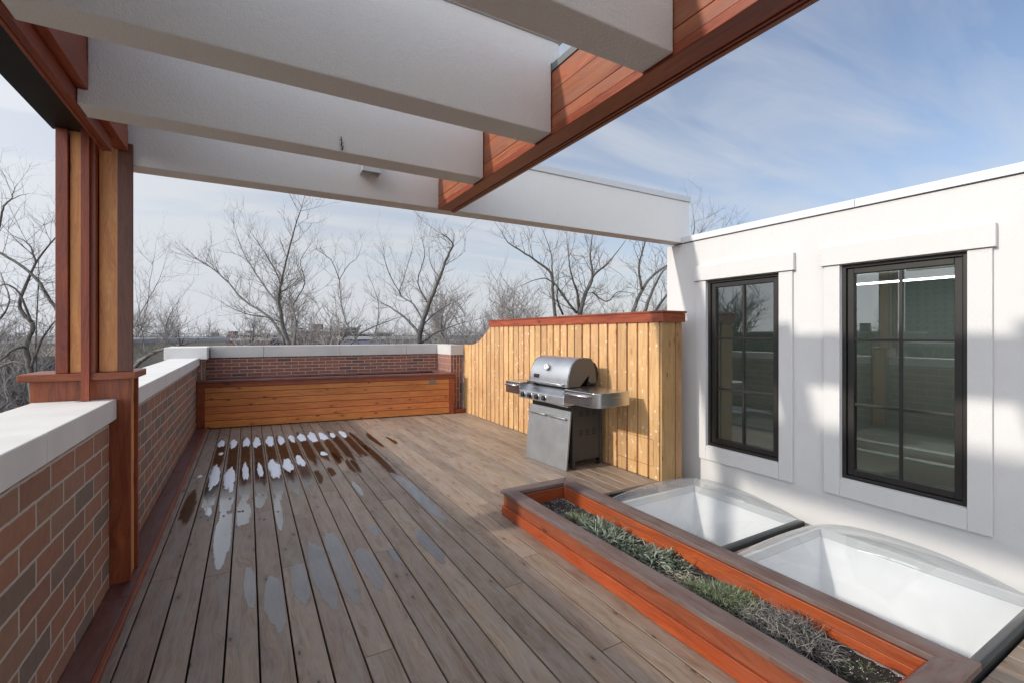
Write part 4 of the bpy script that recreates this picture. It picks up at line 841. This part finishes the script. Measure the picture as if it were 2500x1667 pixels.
tree('bare_tree', 'gnarled dark bare tree behind the wooden post at the left edge', 8.5,
     [([Q4(215, 1150), Q4(190, 900), Q4(165, 770), Q4(212, 650), Q4(150, 570), Q4(128, 490), Q4(180, 350), Q4(230, 240), Q4(330, 110), Q4(420, 0)], .085, .014), ([Q4(-150, 80), Q4(0, 175), Q4(120, 250), Q4(240, 350), Q4(300, 450), Q4(380, 560)], .03, .055), ([Q4(170, 770), Q4(90, 790), Q4(0, 860), Q4(-100, 900)], .05, .02), ([Q4(190, 900), Q4(90, 870), Q4(0, 900), Q4(-90, 930)], .04, .02),
      ([Q4(235, 950), Q4(228, 700), Q4(245, 400), Q4(250, 300)], .022, .012), ([Q4(200, 620), Q4(120, 430), Q4(30, 380), Q4(-80, 420)], .035, .012), ([Q4(200, 900), Q4(260, 740), Q4(330, 640), Q4(420, 560)], .04, .012), ([Q6(-60, 900), Q6(10, 650), Q6(45, 490), Q6(130, 410), Q6(150, 330), Q6(200, 240)], .035, .006), ([Q6(130, 415), Q6(230, 370), Q6(320, 350)], .014, .006), ([Q4(0, 600), Q4(60, 480), Q4(0, 300)], .03, .01), ([Q4(230, 240), Q4(180, 120), Q4(60, 60)], .03, .008)], 6, .9, .75, 2, .07, 'barkdark', tw=.0045, fork=.75, spread=.05, base=Q4(215, 1150))
tree('bare_tree', 'pale twiggy tree with a snow dusted limb just right of the wooden post', 12,
     [([Q4(700, 1100), Q4(860, 900), Q4(930, 840), Q4(1000, 805), Q4(1080, 780)], .10, .06), ([Q4(1000, 805), Q4(1050, 720), Q4(1070, 600), Q4(1150, 470)], .03, .008), ([Q4(880, 700), Q4(930, 560), Q4(960, 350), Q4(990, 160)], .02, .005), ([Q4(800, 760), Q4(900, 560), Q4(1000, 380), Q4(1040, 280)], .02, .006), ([Q4(860, 640), Q4(960, 690), Q4(1100, 680), Q4(1240, 600)], .02, .006), ([Q4(930, 840), Q4(900, 640), Q4(870, 440)], .025, .006), ([Q4(1050, 720), Q4(1150, 700), Q4(1260, 690)], .02, .006)], 8, .9, .95, 2, .10, 'bark', tw=.006, fork=.65, base=Q4(700, 1100))
# generic background trees: a few prototypes copied with other sizes and turns
def proto_tree(seed, h, lv=3, mat='bark', tw='twigfar'):
    g = random.Random(seed); t = thing('bare_tree', 'x', 'tree'); mt, mw = MB(), MB()
    S = smooth([Vector((0, 0, 0)), Vector((g.uniform(-.3, .3), g.uniform(-.3, .3), h * .3)), Vector((g.uniform(-.6, .6), g.uniform(-.6, .6), h * .62)), Vector((g.uniform(-.8, .8), g.uniform(-.8, .8), h * .9))], 5)
    n = len(S); mt.tube(S, [.26 - .22 * i / (n - 1) for i in range(n)], 7)
    for k_ in range(13):
        f = g.uniform(.32, .95); i = min(int(f * (n - 1)), n - 2); a = k_ * 2.4 + g.uniform(-.4, .4); d_ = Vector((math.cos(a), math.sin(a), g.uniform(.5, 1.3))).normalized(); ln = h * .42 * (1.15 - f * .75); p = S[i].copy(); pts = [p.copy()]
        for s_ in range(5): p = p + d_ * ln / 5; pts.append(p.copy()); d_ = (d_ + Vector((g.uniform(-.25, .25), g.uniform(-.25, .25), .12))).normalized()
        mt.tube(pts, [.10 * (1 - .16 * q) for q in range(6)], 5)
        for c in range(11):
            q = g.random(); j = min(int(q * 5), 4); pp = pts[j].lerp(pts[j + 1], g.random()); s2_ = Vector((g.uniform(-1, 1), g.uniform(-1, 1), g.uniform(-.2, 1))).normalized()
            sprout(mw, pp, (pts[j + 1] - pts[j]).normalized() + s2_, h * .13 * g.uniform(.6, 1.2), .028, 2, g, .08, .25, 4, .7)
    mt.build('trunk', M[mat], t); mw.build('crown', M[tw], t); return t
PR = [proto_tree(50 + i, h) for i, h in enumerate((10.5, 9.5, 11.5))]
g = random.Random(77)
mid = [(30, 24), (120, 30), (345, 36), (430, 42), (500, 48), (575, 52), (700, 30), (740, 40), (845, 36), (900, 44), (1000, 50), (1050, 30), (1085, 22), (1120, 26), (1180, 30), (1230, 24), (1290, 34), (1370, 28), (1420, 34), (1460, 24), (1500, 30), (1100, 46), (1560, 26), (300, 60), (640, 64), (1020, 24), (1150, 40), (60, 16), (-80, 20), (-160, 14)]
wd = ['left edge of the view', 'far left behind the post', 'beyond the snow dusted limb', 'low skyline left of the tall leader tree', 'rooftops at left', 'skyline behind the tall leader tree', 'base of the tall leader tree', 'left of the slender young tree', 'right of the slender young tree', 'left of the broken leader tree', 'behind the broken leader tree', 'right of the broken leader tree', 'curved step of the cedar fence', 'left end of the fence cap', 'left part of the fence cap', 'fence cap left of the spreading tree', 'stems of the spreading tree', 'middle of the fence cap', 'right part of the fence cap', 'right end of the fence cap', 'corner of the white wall', 'distance over the fence curve', 'hidden side of the white wall', 'far distance left', 'far distance behind the tall leader tree', 'back wall coping near the fence', 'distance over the fence cap left', 'beige building at left edge', 'outside left edge, nearer', 'outside left edge, nearest']
for i, (u, D) in enumerate(mid):
    if i in (6, 8, 11, 18): continue
    o = PR[i] if i < 3 else copy_tree(PR[i % 3]); p = V3(u, 767, D); s_ = g.uniform(.86, 1.06)
    top = {0: 0}.get(0); hh = (9 + 1.2 + min(2.6, D * .045) * g.uniform(.1, .9)) / 10.9
    o.location = (p.x, p.y, -9); o.rotation_euler = (0, 0, g.uniform(0, 6.28)); o.scale = (hh * 1.05, hh * 1.05, hh)
    o['label'] = 'grey twiggy background tree at the ' + wd[i]; o['group'] = 'bare trees on the skyline'
for i, (u, D, zt, lb) in enumerate(((1000, 21, 2.4, 'thicket right of the broken leader tree'), (1048, 19, 2.5, 'thicket above the fence curve'), (1088, 17, 2.3, 'thicket against the fence step, nearest'), (1128, 20, 2.9, 'thicket at the start of the fence cap'), (690, 24, 2.8, 'thicket close behind the tall leader tree'), (728, 22, 2.9, 'thicket just left of the slender young tree'), (905, 26, 1.9, 'thicket left of the broken leader trunk'), (1200, 22, 3.0, 'thicket over the left third of the fence cap'), (1420, 21, 3.0, 'thicket over the right third of the fence cap'))):
    o = copy_tree(PR[(i + 1) % 3]); p = V3(u, 767, D); hh = (9 + zt) / 11.2; o.location = (p.x, p.y, -9); o.rotation_euler = (0, 0, i * 2.1); o.scale = (hh, hh, hh); o['label'] = 'grey bare tree in the ' + lb; o['group'] = 'bare trees on the skyline'
# trees to the left of the terrace, seen only in the window glass
for i, (x, y, hh) in enumerate(((-22, 22, 1.25), (-26, 13, 1.1), (-30, 30, 1.2), (-16, 26, 1.15), (-45, 24, 1.2))):
    o = copy_tree(PR[i % 3]); o.location = (x, y, -9); o.rotation_euler = (0, 0, i * 1.3); o.scale = (hh,) * 3
    o['label'] = ['bare tree left of the terrace, mirrored in the windows', 'lower bare tree left of the terrace', 'bare tree far left beyond the yards', 'bare tree left of the terrace nearest the back', 'bare tree farthest left'][i]; o['group'] = 'bare trees left of the terrace'
# far wood: one mass of short twig strokes
m = MB(); g = random.Random(91)
for i in range(5200):
    a = g.uniform(-62, 75); D = g.uniform(90, 300); an = R(a); x = D * math.sin(an); y = D * math.cos(an); top = g.uniform(-4.0, .8) + .008 * D + 1.8 * math.sin(a * .9) * math.sin(a * .23) ; p = Vector((x, y, top - g.uniform(1, 5)))
    d_ = Vector((g.uniform(-.5, .5), g.uniform(-.5, .5), 1)).normalized(); ln = g.uniform(1.2, 3.2)
    m.tube([p, p + d_ * ln * .6, p + d_ * ln + Vector((g.uniform(-.3, .3), g.uniform(-.3, .3), 0))], [.07, .05, .015], 3, g.random(), False)
    if i % 3 == 0: 
        for q in range(4): e_ = Vector((g.uniform(-1, 1), g.uniform(-1, 1), g.uniform(.3, 1))).normalized(); m.tube([p + d_ * ln * .5, p + d_ * ln * .5 + e_ * g.uniform(.6, 1.4)], [.035, .01], 3, g.random(), False)
for i in range(420):
    a = g.uniform(-62, 75); D = g.uniform(100, 320); an = R(a); x = D * math.sin(an); y = D * math.cos(an); r_ = g.uniform(3, 7); hgt = g.uniform(6.0, 8.5)
    b = len(m.v); ns = 7
    for k_ in range(5):
        rr_ = r_ * (.55, 1, .95, .6, .1)[k_]
        for q in range(ns): an2 = 6.283 * q / ns; m.v.append((x + rr_ * math.cos(an2) * g.uniform(.75, 1.2), y + rr_ * math.sin(an2) * g.uniform(.75, 1.2), -9 + hgt * (0, .35, .65, .88, 1.0)[k_] + g.uniform(-.4, .4)))
    for k_ in range(4):
        for q in range(ns): q2 = (q + 1) % ns; m.face([b + k_ * ns + q, b + k_ * ns + q2, b + (k_ + 1) * ns + q2, b + (k_ + 1) * ns + q], [(0, 0)] * 4, g.random())
far = m.build('far_wood', leafm('far_wood_brown', (.085, .075, .068), (.19, .16, .14), .95)); tag(far, 'hazy brown line of far leafless trees on the horizon', 'woods'); far['kind'] = 'stuff'

# ------------------------------------------------------------------ neighbourhood buildings
WALLS = {n: plain(n, c, .85, 0, .6, .25) for n, c in {'red_brick_far': (.15, .075, .06), 'tan_stone_far': (.38, .32, .24), 'grey_render_far': (.3, .31, .33), 'dark_brick_far': (.10, .055, .045), 'white_render_far': (.6, .6, .6), 'blue_grey_far': (.13, .15, .19)}.items()}
M['farglass'] = plain('far_window_glass', (.05, .06, .075), .15, .3, 1, .2); M['flatroof'] = plain('flat_roof_gravel', (.32, .32, .33), .9, 0, .5, .3); M['snowroof'] = plain('snowy_flat_roof', (.82, .84, .87), .7, 0, .3, .1)
def house(u, D, w_, dp, ztop, wall, label, roof='flatroof', chim=True, seed=0, rz=None, cat='building', floors=3, ncol=6):
    g = random.Random(seed); p = V3(u, 767, D); t = thing('flat_roof_building', label, cat, (p.x, p.y, -9), (-YAW if rz is None else rz)); ztop += 1.6 if 50 <= D < 90 else 0; h = ztop + 9
    m = MB(); m.box(-w_ / 2, w_ / 2, 0, dp, 0, h, 0); m.build('wall', WALLS[wall], t)
    m = MB(); m.box(-w_ / 2 - .2, w_ / 2 + .2, -.2, dp + .2, h + .004, h + .28, 0); rf = m.build('roof', M[roof], t)
    if chim:
        for k_ in range(2): m = MB(); cx = g.uniform(-w_ * .4, w_ * .4); m.box(cx - .4, cx + .4, dp * .3, dp * .3 + .7, h + .28, h + g.uniform(.7, 1.2), 2); m.build('chimney', WALLS['dark_brick_far'], rf)
    fh = 3.0
    for fl_ in range(floors):
        for c in range(ncol):
            x = -w_ / 2 + (c + .5) * w_ / ncol; z = h - .8 - fh * fl_; m = MB(); m.box(x - w_ / ncol * .22, x + w_ / ncol * .22, -.07, -.002, z - 1.5, z, 2); m.build('window', M['farglass'], t)
    return t
house(545, 55, 8, 9, -.9, 'red_brick_far', 'red brick flat roofed building left of the tall leader tree', seed=1, ncol=4)
house(605, 75, 12, 10, -.3, 'dark_brick_far', 'wide dark brick building behind the tall leader tree', seed=2, ncol=5)
house(722, 60, 5, 8, .2, 'red_brick_far', 'narrow pinkish brick house right of the tall leader tree', seed=3, ncol=2)
house(790, 66, 9, 9, -.2, 'dark_brick_far', 'dark brick building behind the slender young tree', seed=4, ncol=4)
house(770, 75, 3.6, 6, .7, 'red_brick_far', 'tall brick stair tower rising above the rooftops', seed=5, chim=False, ncol=1)
house(870, 52, 10, 9, -.7, 'blue_grey_far', 'dark blue grey glazed building right of the slender young tree', seed=6, chim=False, ncol=7)
house(940, 68, 9, 8, -1.0, 'white_render_far', 'pale low building behind the broken leader tree', seed=7, ncol=5)
house(1030, 62, 10, 8, -1.2, 'red_brick_far', 'low red building beside the fence step', seed=8, ncol=5)
house(400, 58, 9, 9, -1.6, 'grey_render_far', 'grey shed roofed house above the left wall', roof='flatroof', seed=9, ncol=4)
house(460, 80, 11, 9, -.8, 'dark_brick_far', 'dark low building left on the skyline', seed=10, ncol=5)
house(345, 34, 11, 14, -1.05, 'white_render_far', 'white building with snowy flat roof beyond the left wall', roof='snowroof', chim=False, seed=11, ncol=5)
house(10, 30, 14, 12, .9, 'tan_stone_far', 'tan stone building behind the gnarled tree at left', seed=12, ncol=5, chim=False)
house(1250, 50, 14, 9, -1.5, 'tan_stone_far', 'tan building hidden behind the fence and the spreading tree', seed=13, ncol=5)
house(1480, 45, 12, 9, -1.2, 'dark_brick_far', 'dark building behind the corner of the white wall', seed=14, ncol=5)
def side(x, y, w_, dp, zt, wall, label, seed, roof='flatroof', fl_=3, nc=6):
    h_ = house(0, 1, w_, dp, zt, wall, label, roof, True, seed, R(90), 'building', fl_, nc); h_.location = (x, y, -9); return h_
side(-40, 10, 18, 12, .5, 'dark_brick_far', 'dark brick block left of the terrace', 21)
side(-48, 34, 22, 12, 1.5, 'red_brick_far', 'red brick block far left of the terrace', 22)
side(-60, -8, 24, 12, 1.0, 'dark_brick_far', 'long dark block left behind the camera', 23)
side(-300, 101, 22, 24, 30, 'blue_grey_far', 'blue glass tower mirrored in the nearer window', 24, fl_=10, nc=6)
side(-280, 150, 14, 14, 12, 'blue_grey_far', 'smaller distant block beside the mirrored tower', 25, fl_=5, nc=4)

def plY(u, v, Y):
    d_ = V3(u, v, 1.) - Vector((0, 0, H)); k_ = Y / d_.y; return Vector((0, 0, H)) + d_ * k_
m = MB(); pts = [plY(784 + dx, v, 2.712) for dx, v in ((-1, 315), (1, 323), (0, 331), (2, 338), (1, 346))]; m.tube(pts, .003, 4)
for i, (dx, v) in enumerate(((-4, 322), (5, 327), (-3, 333), (5, 337), (5, 343))): m.tube([pts[min(4, (i + 1))], plY(784 + dx, v, 2.708)], [.003, .0015], 3)
tag(m.build('dead_twig', M['grilldark']), 'tiny dark dead twig clinging to the second stucco rafter', 'twig')
